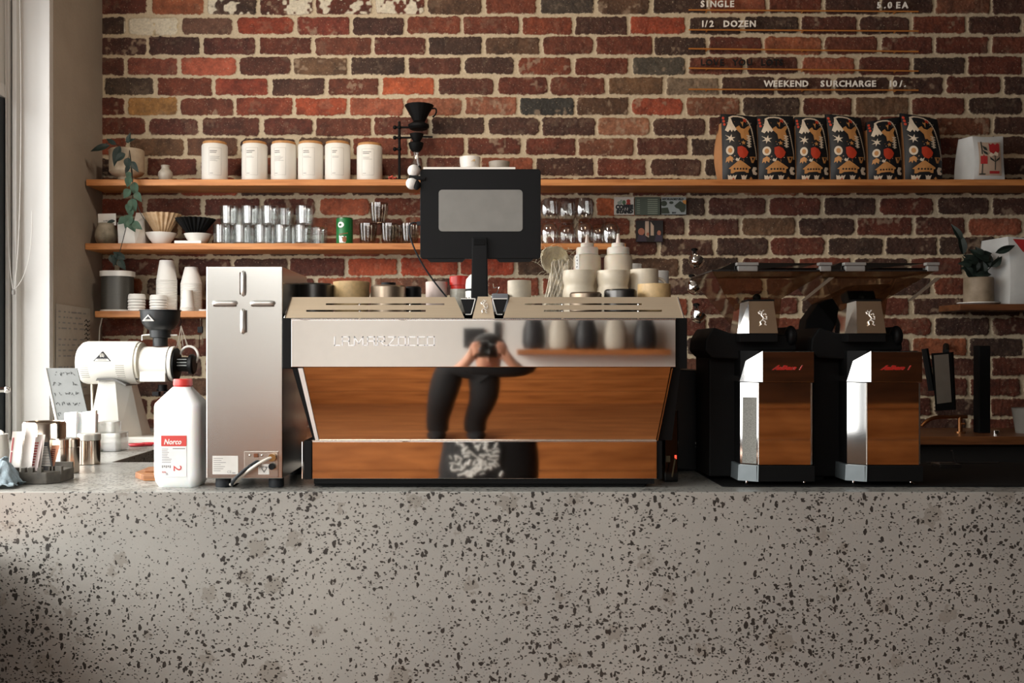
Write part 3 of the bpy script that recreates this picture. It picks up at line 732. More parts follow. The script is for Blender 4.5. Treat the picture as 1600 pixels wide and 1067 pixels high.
random.seed(5)
for i, (cx, wpx, top, ao) in enumerate(cans):
    c = CAN if i == 0 else None
    if i: c = CAN.copy(); COL.objects.link(c)
    if i:
        for ch in [k for k in bpy.data.objects if k.parent is CAN and not k.name.startswith('label_print')]:
            q = ch.copy(); COL.objects.link(q); q.parent = c
    c['label'] = clab[i]
    c.location = (sx(cx, 4.14), 4.14, SH1); c.scale = (1, 1, 1 if i not in (5,) else .96)
    L = [(-.022, -.0215, .02, .132), (.029, .0295, .02, .132), (-.022, .029, .0198, .0203), (-.022, .029, .1315, .132)]
    L += [(-.018, -.018+random.uniform(.018, .036), .118, .1203), (-.018, -.018+random.uniform(.016, .03), .111, .1133)]
    for k in range(random.choice([2, 3, 5])): L.append((-.018, random.uniform(.005, .024), .096-k*.0045, .0968-k*.0045))
    L.append((-.018, -.004, .0265, .0278))
    wrap_print(c, .053, L, ao)

# ------------------------------------------------------------------ planter with trailing vine
POT = thing('plant_pot', 'footed cream pot at the wall end of the top shelf, holding a trailing vine', 'plant pot', (sx(198, 4.15), 4.15, SH1))
px0 = POT.location
m = MB(); m.lathe([(0, 0), (.036, 0), (.036, .012), (.034, .018), (.062, .03), (.070, .04), (.071, .13), (.067, .134), (.065, .128), (.064, .05), (0, .05)], px0, 40); m.build('pot', mat('stoneware_cream', 'b5a48c', .6, scale=60, var=.08), POT)
m = MB(); m.lathe([(0, .118), (.0645, .118)], px0, 24, capend=False); m.build('soil', mat('soil', '2c221b', .95, bump=.003), POT)
VN = thing('trailing_vine', 'dark green vine hanging from the cream pot down past two shelves', 'plant', px0+Vector((0, 0, .12)))
LEAF = mat('vine_leaf', '3d5443', .5, var=.3, scale=40); DLEAF = mat('vine_leaf_dark', '202c26', .5, var=.3, scale=40); STEM = mat('vine_stem', '2a2a20', .6)
def leaf(m, p, d, L, wd, up=Vector((0, -1, 0)), curl=.3):
    p = Vector(p); d = Vector(d).normalized(); s = d.cross(up).normalized(); nrm = s.cross(d).normalized()
    def fn(u, v):
        t = v; wv = wd*math.sin(PI*min(1, t**.75))*(1 if t < .98 else .1); q = (u-.5)*2
        return p+d*L*t+s*wv*q*.5+nrm*(abs(q)*wv*.25-curl*L*t*t)
    m.grid(fn, 4, 7)
yv = 4.065
stems = [[W(206, 236, 4.13), W(196, 222, 4.09), W(205, 238, 4.06), W(210, 270, 4.045), W(209, 300, 4.04), W(207, 335, 4.05), W(202, 352, 4.05)],
         [W(200, 232, 4.13), W(205, 230, 4.07), W(203, 262, 4.045), W(206, 300, 4.04), W(214, 330, 4.04), W(228, 346, 4.04)],
         [W(198, 352, 4.05), W(192, 375, 4.055), W(186, 400, 4.06), W(181, 412, 4.07)],
         [W(190, 235, 4.13), W(185, 222, 4.10), W(165, 224, 4.08)]]
m = MB()
for s_ in stems: m.tube(bez(s_, 20), .0016, 6)
m.build('stem', STEM, VN)
m = MB(); random.seed(12)
def leaves(lst, mtl, nm='leaves'):
    m = MB()
    for (a, b_, ang, L, wd) in lst:
        p = W(a, b_, 4.035+random.uniform(-.008, .008)); A = math.radians(ang)
        leaf(m, p, (math.cos(A), -.15, math.sin(A)), L, wd)
    o = m.build(nm, mtl, VN); o['kind'] = 'stuff'; return o
leaves([(172, 227, 195, .085, .026), (188, 228, 250, .085, .035), (182, 226, 150, .05, .02), (200, 224, 80, .045, .02), (196, 240, 215, .055, .03), (200, 246, 270, .05, .03), (206, 252, 300, .05, .025), (203, 258, 240, .04, .02), (196, 405, 150, .06, .03), (182, 396, 255, .055, .022), (186, 405, 300, .05, .03), (172, 398, 300, .05, .026), (196, 222, 20, .04, .016), (180, 345, 190, .035, .014)], DLEAF)
leaves([(204, 276, 250, .045, .032), (210, 284, 275, .06, .036), (204, 296, 230, .045, .034), (206, 310, 285, .055, .04), (212, 300, 300, .045, .03), (204, 318, 250, .04, .03), (206, 336, 240, .06, .04), (203, 342, 290, .055, .04), (198, 340, 215, .045, .03), (208, 347, 320, .045, .032), (202, 268, 265, .035, .025), (205, 326, 270, .035, .028)], LEAF)

JAR = MB(); c0 = Vector((sx(258.5, 4.15), 4.15, SH1)); JAR.lathe([(0, 0), (.018, 0), (.026, .012), (.030, .028), (.028, .042), (.019, .052), (.016, .056), (.0165, .064), (.0185, .067), (.0165, .07), (.014, .066), (0, .06)], c0, 32)
tag(JAR.build('ribbed_jar', mat('pale_glaze', 'aaa294', .4, scale=80, var=.1, bump=.001)), 'tiny pale bud vase with a narrow neck, between pot and first canister', 'vase')

# ------------------------------------------------------------------ pour-over dripper stand (black)
DS = thing('dripper_stand', 'black metal stand with a cone dripper clamped high on the top shelf', 'coffee dripper', (sx(652, 4.15), 4.15, SH1))
YD = 4.15; D = lambda a, b_: W(a, b_, YD)
m = MB(); m.tube([D(624, 283), D(624, 190)], .0055, 10); m.build('stand_pole', MATTE, DS)
m = MB(); m.box(sx(613), sx(672), YD-.05, YD+.06, SH1, SH1+.006, .002); m.build('stand_base', MATTE, DS)
for y_ in (199, 215, 233):
    m = MB(); m.tube([D(616, y_), D(648 if y_ < 230 else 627, y_)], .0045, 8); m.ball(D(617, y_), .0085); m.ball(D(624, y_), .009); m.build('clamp', MATTE, DS)
dc = D(655, 190)
m = MB(); m.lathe([(.024, -.0), (.030, .012), (.058, .066), (.060, .067), (.058, .062), (.022, .002)], dc, 48, rib=(16, .02), capend=False)
hp = bez([D(675, 170), D(684, 166), D(684, 178), D(676, 183)], 10); m.tube(hp, .0035, 8); m.build('dripper_cone', MATTE, DS)
m = MB(); m.lathe([(.0, 0), (.036, 0), (.044, .008), (.044, .018), (.024, .03), (0, .03)], D(654, 202), 32); m.lathe([(0, 0), (.013, 0), (.024, .018), (.030, .034), (0, .034)], D(651, 222), 28)
m.lathe([(0, 0), (.016, 0), (.026, .012), (.032, .034), (.028, .038), (0, .038)], D(650, 237), 28); m.tube([D(650, 213), D(676, 214)], .004, 8); m.build('filter_holder', MATTE, DS)
m = MB(); m.lathe([(.012, .118), (.013, .1), (.014, .085), (.04, .035), (.043, .02), (.040, .006), (.03, 0), (0, 0), (0, .003), (.028, .003), (.040, .02), (.012, .085), (.010, .118)], (sx(650), YD-.0, SH1+.007), 36, capend=False)
tag(m.build('glass_server', GLASS), 'clear glass flask standing under the black cone dripper', 'flask')
m = MB()
for k in range(12):
    m.ball((sx(614)+random.uniform(-.015, .016), 4.11+random.uniform(-.01, .01), SH1+.006+random.uniform(0, .01)), .0055, 1, 1, .8, 8)
tag(m.build('red_beads', mat('red_beads', 'b34a3a', .4)), 'tiny cluster of red beads on the top shelf by the stand', 'beads', kind='stuff')

def mug(label, cx, w, top, Y, zb, m_, name='cup', group=None, handle=None, rb=None, spots=None):
    r = w/2*Y/FPX; h = wz(top, Y)-zb
    t = thing(name, label, 'cup', (wx(cx, Y), Y, zb), group)
    m = MB(); m.lathe(vessel(r*(rb or .9), r, h, .003, .005, r*.03), t.location, 40); m.build('cup_body', m_, t)
    if handle:
        sg, hy = handle; c = t.location
        m = MB(); m.tube(bez([c+Vector((sg*r*.9, 0, h*.8)), c+Vector((sg*(r+.03), 0, h*.85)), c+Vector((sg*(r+.03), 0, h*.25)), c+Vector((sg*r*.9, 0, h*.3))], 14), .004, 8); m.build('handle', m_, t)
    return t
CR = mat('cream_glaze', 'd8cbb4', .35, var=.05, scale=60); YEL = mat('speckled_yellow_glaze', 'cfae7c', .4, var=.12, scale=90); DK = mat('dark_glaze', '33302f', .25, var=.1)
cu = mug('small cream cup with a yellow motif on the shelf above the tablet', 734.5, 33, 248, 4.13, SH1, CERAMIC)
m = MB(); c = cu.location; m.text('A', c.x+.004, c.z+.045, c.y-.0452, .018, .001, font_shear=.4); m.build('motif', mat('ochre_print', 'c79a3c', .5), cu)
mug('shallow pale grey saucer-like cup just past the cream cup above the tablet', 780, 33, 254.5, 4.13, SH1, mat('grey_glaze', '9c9488', .5))
m = MB(); m.box(sx(662, 4.12), sx(805, 4.12), 4.09, 4.2, SH1, SH1+.052, .001); 
tag(m.build('paper_stack', WHITE), 'flat white box lying on the top shelf behind the tablet, under two cups', 'box')
for o in bpy.data.objects:
    if o.name.startswith('cup') and o.parent is None and abs(o.location.z-SH1) < .01 and o.get('category') == 'cup': o.location.z = SH1+.052
for o in list(bpy.data.objects):
    if o.parent is None and o.get('label', '').startswith(('small cream cup with', 'shallow pale grey')):
        o.scale.z = .5 if 'small' in o['label'] else .36

# ------------------------------------------------------------------ middle shelf
VS = thing('stone_vase', 'speckled stoneware pot holding a white card, at the wall end of the middle shelf', 'vase', (sx(166, 4.14), 4.14, SH2))
m = MB(); m.lathe([(0, 0), (.028, 0), (.040, .012), (.046, .035), (.042, .06), (.034, .08), (.036, .088), (.032, .086), (.03, .06), (0, .05)], VS.location, 36); m.build('pot', mat('mottled_stoneware', 'aea28e', .6, col2='57523f', scale=18), VS)
m = MB(); cx_ = wx(164, 4.11); m.box(cx_-.037, cx_+.037, 4.134, 4.136, wz(352, 4.13), wz(333.5, 4.13)); cd_ = m.build('price_card', WHITE, None); tag(cd_, 'small white card standing in the speckled stoneware pot', 'card')
cd_.rotation_euler.y = -.02
m = MB(); m.text('K MUGS', cx_, wz(346, 4.13), 4.1335, .006, align='CENTER'); m.build('lettering', INK, cd_)
# little white ceramic house
HS = MB(); hx0, hx1 = wx(189, 4.13), wx(215, 4.13); ym = 4.13
HS.prism([(hx0, SH2), (hx1, SH2), (hx1-.004, wz(352, 4.13)), (hx0-.004, wz(349, 4.13))], 4.10, 4.19)
HS.hexa([(hx1, 4.1, SH2), (hx1+.03, 4.14, SH2), (hx1+.03, 4.2, SH2), (hx1, 4.19, SH2), (hx1-.006, 4.1, wz(350, 4.13)), (hx1+.028, 4.13, wz(344, 4.13)), (hx1+.02, 4.2, wz(330, 4.13)), (hx1-.02, 4.17, wz(330, 4.13))])
tag(HS.build('carton', mat('carton_white', 'd9d7d0', .6)), 'white folded carton behind the hanging vine on the middle shelf', 'carton')
def dripper(label, cx, w, top, bot, m_, Y, ribs=20, open_=True):
    t = thing('origami_dripper', label, 'coffee dripper', (wx(cx, Y), Y, wz(bot, Y)))
    r = w/2*Y/FPX; h = wz(top, Y)-wz(bot, Y)
    m = MB(); m.lathe([(r*.36, 0), (r*.45, h*.12), (r, h), (r*1.0, h+.001), (r*.94, h), (r*.36, h*.1)], t.location, 160, rib=(ribs, .06), capend=False); m.build('cone', m_, t)
    return t
def bowl(label, cx, w, top, Y, zb):
    r = w/2*Y/FPX; h = wz(top, Y)-zb; m = MB()
    m.lathe([(0, 0), (r*.5, 0), (r*.55, .004), (r*.8, h*.5), (r*.95, h*.85), (r, h), (r*.97, h+.001), (r*.9, h*.8), (r*.5, h*.25), (0, h*.22)], (wx(cx, Y), Y, zb), 40)
    return tag(m.build('saucer_bowl', CERAMIC), label, 'bowl')
bowl('white footed bowl under the pale ribbed dripper', 252, 47, 364.5, 4.14, SH2); bowl('white footed bowl under the black ribbed dripper', 309.5, 43, 366, 4.14, SH2)
dripper('pale wood-toned ribbed cone dripper sitting in a white bowl', 253.5, 56, 335, 365, mat('pleated_tan', 'c9ae8c', .5, col2='b08f68', scale=40), 4.14)
dripper('black ribbed cone dripper sitting in a white bowl', 305, 60, 342.5, 366.5, MATTE, 4.15, 24)
m = MB(); m.box(wx(274, 4.1), wx(316, 4.1), 4.085, 4.11, SH2, SH2+.0115, .0015); tag(m.build('folded_label', WHITE), 'thin white strip lying along the shelf edge before the bowls', 'strip')

def ribbed_tumbler():
    r, h = .037, .079; P = [(0, 0), (r*.86, 0), (r*.9, .003)]
    for i in range(22): P.append((r*(.92+.08*i/21)+(.0007 if i % 2 else 0), .004+(h-.006)*i/21))
    P += [(r-.0005, h), (r-.0025, h)]
    for i in range(5, -1, -1): P.append((r*(.9+.08*i/5)-.0035, .007+(h-.01)*i/5))
    P.append((0, .007)); m = MB(); m.lathe(P, (0, 0, 0), 96, rib=(24, .010)); return m.build('ribbed_tumbler', RIBGLASS, origin=(0, 0, 0))
RT = ribbed_tumbler(); first = True
low = [(347, 4.12), (379, 4.12), (411, 4.12), (442, 4.12), (473, 4.12), (498, 4.2), (362, 4.205), (395, 4.205), (430, 4.205), (463, 4.205)]
up = [(358, 4.13), (391, 4.13), (422, 4.13), (446, 4.2), (476, 4.13), (375, 4.21), (408, 4.205)]
def nth(i): return ['first', 'second', 'third', 'fourth', 'fifth', 'sixth'][i]
for lv, lst in enumerate((low, up)):
    nf = 0; nb = 0
    for cx, Y in lst:
        o = RT if first else RT.copy()
        if not first: COL.objects.link(o)
        first = False
        front = Y < 4.17
        k = nf if front else nb
        if front: nf += 1
        else: nb += 1
        tag(o, '%s clear ribbed tumbler from the black dripper, %s %s' % (nth(k), 'front of the' if front else 'behind in the', 'bottom row' if lv == 0 else 'stacked top row'), 'glass', 'ribbed tumblers on the middle shelf')
        o.location = (wx(cx, Y), Y, SH2+(.0795 if lv else 0)); o.rotation_euler.z = random.random()

m = MB(); GC = thing('drink_can', 'small green printed tin between the ribbed and the cut-glass tumblers', 'can', (wx(538.5, 4.13), 4.13, SH2)); r = .0345; h = .108
m.lathe([(0, 0), (r-.003, 0), (r, .003), (r, h-.004), (r-.002, h-.002)], GC.location, 40, capend=False); m.build('can_body', mat('can_green', '1b6a34', .35), GC)
m = MB(); m.lathe([(r-.002, h-.002), (r+.0006, h), (r-.001, h+.001), (r-.002, h-.003), (0, h-.003)], GC.location, 40, capend=False); m.build('can_rim', STEEL, GC)
def wrapped(mb, loc, r, pts, a_off=0):
    """polygon (u along the surface, z) wrapped on a cylinder"""
    R = r+.0005; n = len(pts); cu_ = sum(p[0] for p in pts)/n; cz_ = sum(p[1] for p in pts)/n
    f = lambda u, z: (loc.x+R*math.sin(u/r+a_off), loc.y-R*math.cos(u/r+a_off), loc.z+z)
    def rec(a, b_, c, d):
        if d == 0: mb.poly([f(*a), f(*b_), f(*c)]); return
        mid = lambda p, q: ((p[0]+q[0])/2, (p[1]+q[1])/2)
        ab, bc_, ca = mid(a, b_), mid(b_, c), mid(c, a)
        for t in ((a, ab, ca), (ab, b_, bc_), (ca, bc_, c), (ab, bc_, ca)): rec(*t, d-1)
    for i in range(n): rec((cu_, cz_), pts[i], pts[(i+1) % n], 1)
def ell(cx, cy, rx, ry, n=18): return [(cx+rx*math.cos(2*PI*k/n), cy+ry*math.sin(2*PI*k/n)) for k in range(n)]
m = MB(); wrapped(m, GC.location, r, ell(-.012, .078, .014, .012)); wrapped(m, GC.location, r, [(-.018, .004), (.008, .004), (.012, .03), (-.02, .034)]); m.build('printed_panel', WHITE, GC)
m = MB(); wrapped(m, GC.location, r+.0004, ell(.004, .018, .009, .012)); wrapped(m, GC.location, r+.0004, [(-.02, .036), (.018, .042), (.018, .046), (-.02, .04)]); m.build('printed_motif', mat('brown_print', '8a5636', .6), GC)
m = MB(); m.mi = 0; wrapped(m, GC.location, r+.0005, ell(-.014, .078, .006, .005)); m.build('printed_badge', mat('deep_green', '14542a', .5), GC)

def cut_tumbler():
    r, h = .0375, .085; P = [(0, 0), (r*.72, 0), (r*.8, .006), (r*.92, .03), (r*.98, .06), (r, .068), (r*1.0, h), (r-.003, h), (r*.9, .06), (r*.7, .012), (0, .01)]
    m = MB(); m.lathe(P, (0, 0, 0), 60, rib=(10, .035)); return m.build('cut_glass_tumbler', SMOKE, origin=(0, 0, 0))
CTG = cut_tumbler()
for i, (cx, Y, lv, lb) in enumerate(((575, 4.13, 0, 'faceted smoky tumbler standing nearest the green tin'), (609, 4.13, 0, 'faceted smoky tumbler second from the green tin, supporting the upper one'), (641, 4.13, 0, 'faceted smoky tumbler half hidden behind the tablet cable'),
                         (592, 4.13, 1, 'faceted smoky tumbler balanced on top of two others'), (622, 4.21, 0, 'faceted smoky tumbler standing back against the bricks'))):
    o = CTG if i == 0 else CTG.copy()
    if i: COL.objects.link(o)
    tag(o, lb, 'glass', 'faceted tumblers on the middle shelf'); o.location = (wx(cx, Y), Y, SH2+(.0855 if lv else 0))

def stemless():
    P = [(0, 0), (.021, 0), (.030, .008), (.0385, .028), (.041, .045), (.038, .07), (.034, .092), (.033, .092), (.0372, .07), (.0398, .045), (.037, .03), (.028, .012), (0, .009)]
    m = MB(); m.lathe(P, (0, 0, 0), 40); return m.build('stemless_glass', GLASS, origin=(0, 0, 0))
SG = stemless()
for i, (cx, Y, lv) in enumerate(((857, 4.13, 0), (885, 4.2, 0), (912, 4.13, 0), (953, 4.13, 0), (857, 4.13, 1), (885, 4.2, 1), (912, 4.13, 1), (935, 4.215, 0))):
    o = SG if i == 0 else SG.copy()
    if i: COL.objects.link(o)
    o.location = (wx(cx, Y), Y, SH2+(.0935 if lv else .0)); o.rotation_euler.x = 0
    if lv == 0: o.rotation_euler.x = PI; o.location.z = SH2+.0925
    tag(o, ['upturned clear stemless glass half behind the tablet, bottom row', 'upturned stemless glass second beside the tablet, set back near the bricks', 'upturned clear stemless glass behind the labelled squeeze bottle', 'upturned clear stemless glass at the free end of the middle shelf',
            'upright clear stemless glass half behind the tablet, top row', 'upright clear stemless glass in the middle of the top row beside the tablet', 'upright clear stemless glass ending the top row beside the tablet', 'upturned stemless glass set back between the last two front ones'][i], 'glass', 'stemless glasses beside the tablet')

# ------------------------------------------------------------------ lower left shelf: speaker, cups and lids
SPK = thing('speaker', 'grey cylinder speaker with white ends on the short cup shelf', 'speaker', (wx(184.5, 4.16), 4.16, SH3)); c = SPK.location
def squircle(r, z, k=1.0): return (r*k, z)
m = MB(); m.prism(rrect(c.x-.062, c.x+.062, c.y-.062, c.y+.05, .045, 8), SH3+.007, SH3+.145, 'Z'); m.build('grille', mat('speaker_mesh', '55534e', .45, .5, scale=900, var=.3), SPK)
m = MB(); m.prism(rrect(c.x-.067, c.x+.067, c.y-.066, c.y+.054, .045, 8), SH3+.145, SH3+.168, 'Z', .002); m.prism(rrect(c.x-.066, c.x+.066, c.y-.065, c.y+.053, .045, 8), SH3, SH3+.007, 'Z', .002); m.build('end_cap', CERAMIC, SPK)
m = MB(); m.tube([W(159.5, 497, 4.2), W(156, 512, 4.2), W(155, 532, 4.2), W(146, 600, 4.18), W(143, 640, 4.15)], .0028, 8); m.build('cable', CW, SPK)

def cup_stack(label, cx, top, w0, w1, Y, tall=.085, n=10, rim=.0065):
    """upside-down nested paper cups: rims at the bottom"""
    t = thing('paper_cup_stack', label, 'paper cups', (wx(cx, Y), Y, SH3)); h = wz(top, Y)-SH3; r0 = w0/2*Y/FPX; r1 = w1/2*Y/FPX
    for k in range(n):
        b = k*rim; m = MB()
        hh = tall if k == n-1 else tall
        z0 = b; z1 = h-(n-1-k)*rim
        if k == n-1: prof = [(r0+.001, z0), (r0+.0022, z0+.002), (r0, z0+.0042), (r1, z1-.001), (r1-.001, z1), (r1-.004, z1-.002), (0, z1-.002)]
        else: prof = [(r0-.002, z0+.0003), (r0+.001, z0), (r0+.0022, z0+.002), (r0, z0+.0042), (r0-.0005, z0+rim+.003)]
        m.lathe(prof, t.location, 36, capend=False); m.build('paper_cup', WHITE, t)
    return t
cup_stack('tallest stack of upturned white paper cups on the short shelf', 260.5, 407, 31, 21.5, 4.17, n=20, rim=.0068)
cup_stack('second tall stack of upturned white paper cups, next to the steel box', 299, 417.5, 32, 20, 4.18, n=18, rim=.0068)
cup_stack('short stack of small white paper cups before the second tall stack', 293, 453.5, 21.5, 15.5, 4.12, n=4, rim=.0045)
def lid_stack(label, cx, top, w, Y, n):
    t = thing('cup_lid_stack', label, 'cup lids', (wx(cx, Y), Y, SH3)); h = wz(top, Y)-SH3; r = w/2*Y/FPX; dz_ = (h-.012)/n
    for k in range(n):
        z0 = k*dz_; m = MB(); m.lathe([(0, z0+.001), (r-.001, z0+.001), (r, z0+.002), (r, z0+.004), (r-.0025, z0+dz_+(.008 if k == n-1 else -.0005)), (r-.006, z0+dz_+(.011 if k == n-1 else -.0003)), (0, z0+dz_+(.010 if k == n-1 else -.0003))], t.location+Vector((random.uniform(-.0008, .0008), 0, 0)), 36, capend=False)
        m.build('cup_lid', WHITE, t)
lid_stack('stack of white domed cup lids beside the grey speaker', 213.5, 459, 27, 4.12, 5); lid_stack('stack of white domed cup lids in front of the tallest cups', 247.5, 460.5, 27, 4.11, 5)
m = MB(); m.lathe([(0, 0), (.022, 0), (.024, .004), (.024, .008), (0, .009)], (wx(320, 4.13), 4.13, SH3), 32); tag(m.build('single_lid', WHITE), 'one white lid lying flat at the end of the cup shelf', 'cup lid')

# hanging tongs and clips under the short shelf
HT = thing('hanging_tongs', 'steel tongs hanging from a black hook under the short shelf', 'tongs', W(282, 520, 4.12))
YH = 4.12
m = MB(); m.tube(bez([W(282, 497, YH), W(285, 506, YH-.01), W(279, 510, YH)], 8), .0018, 6); m.build('hook', MATTE, HT)
m = MB()
for a, b_ in ((276, 542), (279, 541), (286, 541), (292, 540), (294, 541)): m.tube([W(283, 509, YH), W((283+a)/2+random.uniform(-1, 1), 525, YH-.004), W(a, b_, YH)], .0017, 6)
m.build('tong_arm', mat('bright_wire', 'cfc6b8', .35, .5), HT)
HC = thing('hanging_thermometer', 'black and steel probe thermometer hanging beside the steel box', 'thermometer', W(313, 515, YH))
m = MB(); m.tube([W(313, 497, YH), W(313, 511, YH)], .0014, 6); m.tube([W(312, 520, YH), W(311, 545, YH)], .0012, 6); m.tube([W(316, 520, YH), W(317, 540, YH)], .0012, 6); m.build('probe', STEEL, HC)
m = MB(); m.box(wx(309, YH), wx(317, YH), YH-.006, YH+.006, wz(520, YH), wz(510, YH), .002); m.build('dial', BLACK, HC)

# ------------------------------------------------------------------ cups and odds and ends on top of the machine
def tin(label, cx, w, top, Y, m_, cat='tin', lid=None, name='low_tin', zb=TZ):
    r = w/2*Y/FPX; h = wz(top, Y)-zb; t = thing(name, label, cat, (wx(cx, Y), Y, zb))
    m = MB(); m.lathe([(0, 0), (r-.003, 0), (r, .003), (r, h-.004), (r-.003, h), (r-.008, h-.001), (0, h-.002)], t.location, 40); m.build('container', m_, t)
    if lid:
        m = MB(); m.lathe([(0, h), (r*lid[0], h), (r*lid[0], h+lid[1]), (0, h+lid[1])], t.location, 32); m.build('lid', lid[2], t)
    return t
GUN = mat('gunmetal', '5a5856', .3, .9); BRZ = mat('warm_pewter', 'a08f7c', .35, .9)
tin('dark metal tin nearest the steel box on top of the espresso machine', 491.5, 58, 443.5, 2.62, GUN)
mug('pale yellow speckled cup between two dark tins on the machine top', 549, 57, 441, 2.64, TZ, YEL)
tin('pewter coloured tin with a small black lid on the machine top', 607, 55, 446.5, 2.62, BRZ, lid=(.42, .008, BLACK))
tin('small black tin just left of the pink-white cup', 645, 27, 448, 2.66, BLACK)
mug('pinkish white cup behind the charging cable on the machine top', 682, 34, 441, 2.72, TZ, mat('blush_glaze', 'cdb8ae', .4))
jar = thing('spice_jar', 'small glass jar with a bright red lid on the machine top', 'jar', (wx(718, 2.72), 2.72, TZ)); r = .026
m = MB(); m.lathe([(0, 0), (r*.9, 0), (r, .006), (r, wz(452, 2.72)-TZ), (0, wz(452, 2.72)-TZ)], jar.location, 32); m.build('jar_body', mat('jar_grey', 'a19c90', .15, var=.3, scale=60), jar)
z0 = wz(452, 2.72)-TZ; z1 = wz(431.5, 2.72)-TZ
m = MB(); m.lathe([(0, z0), (r*.93, z0), (r*.96, z0+.008), (r*.96, z0+.010), (r*1.05, z0+.011), (r*1.05, z1-.002), (r*.95, z1), (0, z1)], jar.location, 32); m.build('lid', mat('lid_red', 'b52a20', .3), jar)
m = MB(); c = W(744, 450, 2.68); m.lathe([(0, .05), (.016, .05), (.027, .037), (.029, .02), (.029, -.012), (0, -.012)], (c.x, c.y, wz(458, 2.68)), 30)
th_ = thing('milk_jug_small', 'white enamel jug with a black band, half hidden behind the tablet post', 'jug', (c.x, 2.68, TZ)); m.build('jug_body', CERAMIC, th_)
m = MB(); m.lathe([(.0265, 0), (.0295, .004), (.0295, .009), (.0265, .011)], (c.x, c.y, wz(457, 2.68)), 30, capend=False); m.build('band', BLACK, th_)
m = MB(); m.lathe([(0, 0), (.028, 0), (.028, wz(462, 2.68)-TZ), (0, wz(462, 2.68)-TZ)], (c.x, 2.68, TZ), 30); m.build('base', GLASS if False else SATIN, th_)
m = MB(); q = 2.6; m.tube([W(768, 464, q), W(770, 459, q), W(776, 458, q), W(780, 448, q), W(771, 450, q), W(770, 443, q)], .0016, 6)
tag(m.build('wire_clip', STEEL), 'bent bright wire clip standing beside the tablet post', 'clip')
m = MB(); m.box(wx(769, 2.58), wx(794, 2.58), 2.57, 2.63, TZ, wz(459, 2.58), .002); tag(m.build('card_reader', mat('reader_grey', '8b8c90', .4)), 'small flat grey device between tablet post and cream cup', 'device')
cc = mug('cream cup with a slanted rim, standing right of the tablet post', 811.5, 37, 439, 2.6, TZ, CR, rb=.93)
# frayed bundle of pale fibre
FB = thing('fibre_bundle', 'knotted bundle of pale blond fibres spilling onto the machine top', 'fibre bundle', W(868, 462, 2.72)); FB.location.z = TZ
random.seed(21); m = MB()
kc = W(866, 409, 2.72)
for k in range(260):       # the rolled knot
    a = random.random()*2*PI; tilt = random.uniform(-.5, .5); R_ = random.uniform(.008, .040); pts = []
    for i in range(9):
        b_ = a+i*.42; pts.append(kc+Vector((R_*math.cos(b_)*.95-.1*R_*math.sin(b_), random.uniform(-.002, .002)-.022+R_*.5*math.sin(b_*1.3+tilt), R_*math.sin(b_)*.95+tilt*R_*math.cos(b_)*.4)))
    m.tube(pts, .0022, 4, taper=.4)
m.ball(kc+Vector((0, .012, 0)), .030, 1, .7, .9)
o = m.build('knot', mat('blond_fibre', 'f0e4c8', .8, var=.2, scale=50, stretch=(1, 1, .2)), FB); o['kind'] = 'stuff'
m = MB()
for k in range(230):
    u = random.random(); x0 = 868+random.uniform(-6, 22); y0 = 405+random.uniform(0, 22); x1 = 845+u*42+random.uniform(-3, 3); yy = 2.70+random.uniform(-.02, .03)
    p0 = W(x0, y0, yy); p1 = W(x1, 463, yy-.01); p1.z = TZ+.002+random.random()*.004; pm = p0.lerp(p1, .5)+Vector((random.uniform(-.006, .006), -.012, random.uniform(0, .006)))
    m.tube(bez([p0, pm, p1], 5), .0019, 4, taper=.5)
o = m.build('strands', mat('ash_blond_fibre', 'ddd4c2', .85, var=.35, scale=60), FB); o['kind'] = 'stuff'
m = MB()
for k in range(60):
    a = W(866+random.uniform(-26, 26), 408+random.uniform(-24, 24), 2.72); b_ = a+Vector((random.uniform(-.03, .03), random.uniform(-.01, .01), random.uniform(-.03, .03))); m.tube(bez([a, a.lerp(b_, .5)+Vector((0, 0, .008)), b_], 4), .0004, 3)
o = m.build('stray_hairs', mat('blond_fibre'), FB); o['kind'] = 'stuff'
# squeeze bottles
def squeeze(label, cx, w, top, Y, tint):
    s_ = Y/FPX; r = w/2*s_; t = thing('squeeze_bottle', label, 'bottle', (wx(cx, Y), Y, TZ)); z = lambda p: wz(p, Y)-TZ
    m = MB(); m.lathe([(0, 0), (r-.003, 0), (r, .004), (r, z(404)), (r-.003, z(399.5)), (r*.72, z(397.5)), (0, z(397.5))], t.location, 40); m.build('bottle_body', tint, t)
    m = MB(); m.lathe([(0, z(398)), (r*.80, z(398)), (r*.80, z(389)), (r*.76, z(387)), (r*.48, z(386)), (r*.48, z(381)), (r*.44, z(380)), (r*.17, z(379.5)), (r*.09, z(top)), (0, z(top))], t.location, 36); m.build('nozzle_cap', mat('frosted_cap', 'dcd3c6', .4, sub=.3), t)
    return t
BT = mat('squeeze_plastic', 'd2c5b0', .35, sub=.2, var=.04)
sb = squeeze('squeeze bottle with a narrow printed label, in front of the glasses', 917.5, 43, 366, 2.66, BT)
squeeze('plain cream squeeze bottle nearest the wall photographs', 966, 44, 365, 2.64, BT)
m = MB(); r = .0368; wrapped(m, sb.location, r, [(-.040, wz(463, 2.66)-TZ), (-.026, wz(463, 2.66)-TZ), (-.026, wz(399, 2.66)-TZ), (-.040, wz(399, 2.66)-TZ)]); lb_ = m.build('bottle_label', WHITE, sb)
m = MB()
for k in range(12):
    z_k = wz(402+k*5, 2.66)-TZ; wrapped(m, sb.location, r+.0004, [(-.036+.002*(k % 3), z_k-.004), (-.034+.002*(k % 3), z_k-.004), (-.033+.002*(k % 2), z_k), (-.035, z_k)])
m.build('lettering', INK, lb_)
